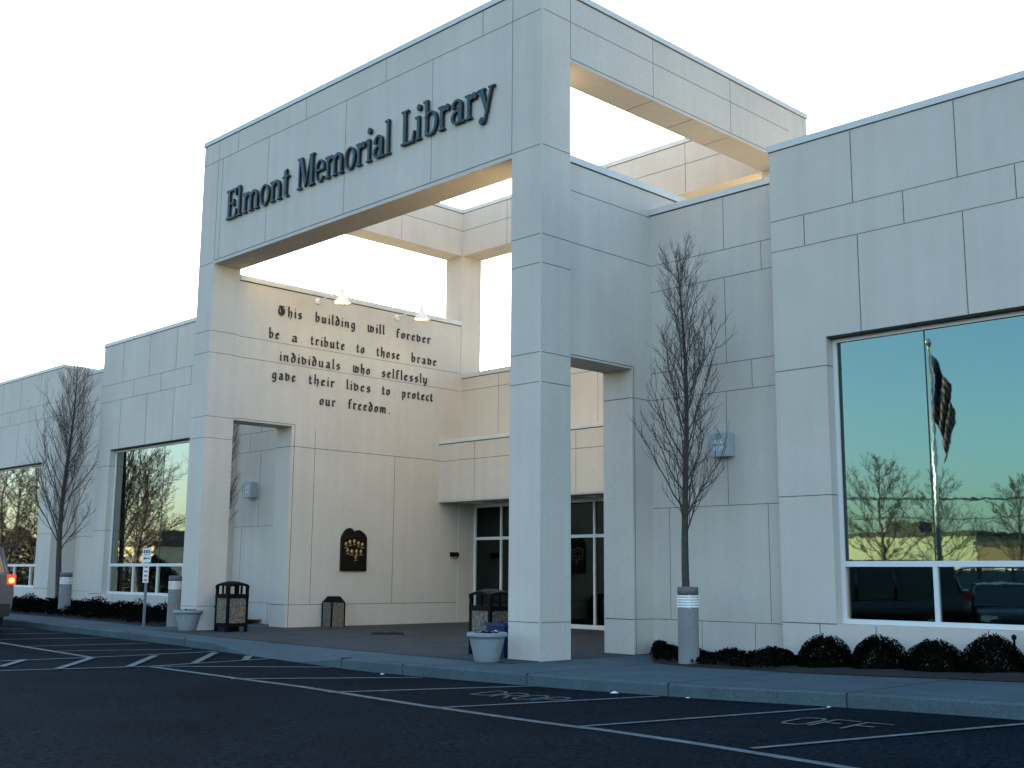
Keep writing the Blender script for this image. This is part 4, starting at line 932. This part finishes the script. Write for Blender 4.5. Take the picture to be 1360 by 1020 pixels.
# bare street trees: two built, then copied with their parts
t1 = bare_tree('street_tree', 8.0, 1.8, 2.6, 31, 'broad leafless street tree before the pale yellow building', (-19.5, -42, -.42), .17, 'bare street trees across the road', nb=26, tw=4.5, column=False)
t2 = bare_tree('street_tree', 7.0, 1.4, 2.4, 32, 'slighter leafless street tree right of the broad one', (-17.0, -44, -.42), .13, 'bare street trees across the road', nb=24, tw=4.5, column=False)
spots = [(-13.2, -45, .86, 1.2, t1, 'leafless street tree behind the flagpole in the window reflection'), (-11.0, -50, .7, 2.4, t2, 'small leafless street tree before the white shop'),
         (-6.0, -58, .9, .4, t1, 'leafless street tree standing behind the white shop'), (-24.5, -52, .55, 3.1, t2, 'young leafless street tree at the yellow building corner'),
         (-45.0, -11.5, .95, 2.0, t1, 'broad leafless tree mirrored in the middle of the left window'), (-42.0, -15.0, 1.0, .8, t2, 'leafless tree mirrored at the right of the left window'),
         (-52.0, -5.8, .9, 4.0, t1, 'leafless tree mirrored in the far left window'), (-50.5, -12.9, 1.0, 5.0, t2, 'leafless tree mirrored at the left of the left window'),
         (-55.0, -9.0, 1.0, 2.6, t2, 'leafless tree mirrored beside the dark cone in the far left window'),
         (-57.0, -17.5, 1.1, 1.4, t1, 'tall leafless tree mirrored behind the others in the left window'),
         (-60.0, -9.5, 1.0, 1.0, t1, 'leafless tree at the far end of the lot'), (-40.0, -19.0, .9, 3.0, t1, 'leafless tree beyond the lot by the grass verge')]
for x, y, sc, a, src, lab in spots:
    c = copy_tree(src); c.location = (x, y, -.45); c.rotation_euler = (0, 0, a); c.scale = (sc, sc, sc); c['label'] = lab
def evergreen(x, y, h, r, seed, label):
    e = emp('evergreen_tree', label, 'tree', (x, y, -.4), 0, 'dark evergreens across the road')
    m = MB(); m.tube([(0, 0, 0), (0, 0, h * .9)], [.12, .02], 8); obj('trunk', m, M['bark'], e)
    def samp(rg, n):
        t = rg.uniform(0.04, 1, n); a = rg.uniform(0, 6.283, n); rr = r * (1 - t) ** .8 * np.sqrt(rg.uniform(.25, 1, n)) * (1 + .2 * np.sin(a * 5 + t * 22))
        return np.stack([rr * np.cos(a), rr * np.sin(a), h * t], 1)
    obj('crown', leaves(5000, samp, .14, seed), M['evergreen'], e)
evergreen(-54, -5.6, 3.6, 1.3, 41, 'dark cone shaped evergreen mirrored in the far left window')
evergreen(-54, -17.0, 2.6, 2.4, 42, 'low dark evergreen mirrored behind the left window trees')
evergreen(-66, -8.0, 4.2, 3.6, 44, 'wide dark evergreen at the far end of the lot, leftmost of the clump')
evergreen(-69, -13.5, 4.6, 4.0, 45, 'wide dark evergreen at the far end of the lot, middle of the clump')
evergreen(-68, -19.5, 3.4, 3.8, 46, 'wide low dark evergreen at the far end of the lot, rightmost of the clump')
evergreen(-9.5, -60.0, 5.2, 2.2, 43, 'broad dark evergreen behind the white shop building')
def upole(x, y, h, label):
    e = emp('utility_pole', label, 'utility pole', (x, y, -.42), 0, 'wooden utility poles')
    m = MB(); m.tube([(0, 0, 0), (0, 0, h)], [.15, .10], 10); obj('post', m, M['pole_wood'], e)
    m = MB(); m.box(-1.1, 1.1, -.06, .06, h - .7, h - .56); m.box(-.8, .8, -.06, .06, h - 1.6, h - 1.48); obj('crossarm', m, M['pole_wood'], e)
    for k in (-1, -.4, .4, 1):
        m = MB(); m.lathe([(.001, h - .40), (.05, h - .42), (.05, h - .52), (.03, h - .56)], (k, 0, 0), 8); obj('insulator', m, M['steel'], e)
pl = [(-62, -27, 7.2), (-37, -27, 7.4), (-12, -51, 6.6), (14, -51, 7.2)]
labs = ['wooden utility pole farthest left down the street', 'wooden utility pole left of the pale yellow building', 'wooden utility pole rising behind the flagpole', 'wooden utility pole right of the white shop']
for (x, y, h), lb in zip(pl, labs): upole(x, y, h, lb)
for i in range(3):
    for k, (dx, dz) in enumerate(((-1, -.42), (.4, -.42), (1, -.42), (0, -1.5))):
        (xa, ya, ha), (xb, yb, hb) = pl[i], pl[i + 1]; pts = []
        for j in range(13): t = j / 12; pts.append((xa + dx + (xb - xa) * t, ya + (yb - ya) * t, -.42 + ha + dz + (hb - ha) * t - 1.1 * 4 * t * (1 - t) * .45))
        m = MB(); m.tube(pts, .022, 4); o = obj('overhead_wire', m, M['trim'])
        tag(o, ['overhead wire slung between the left pair of utility poles', 'overhead wire slung between the middle pair of utility poles', 'overhead wire slung between the right pair of utility poles'][i], 'wire', 'overhead wires, span %s' % ('left', 'middle', 'right')[i])
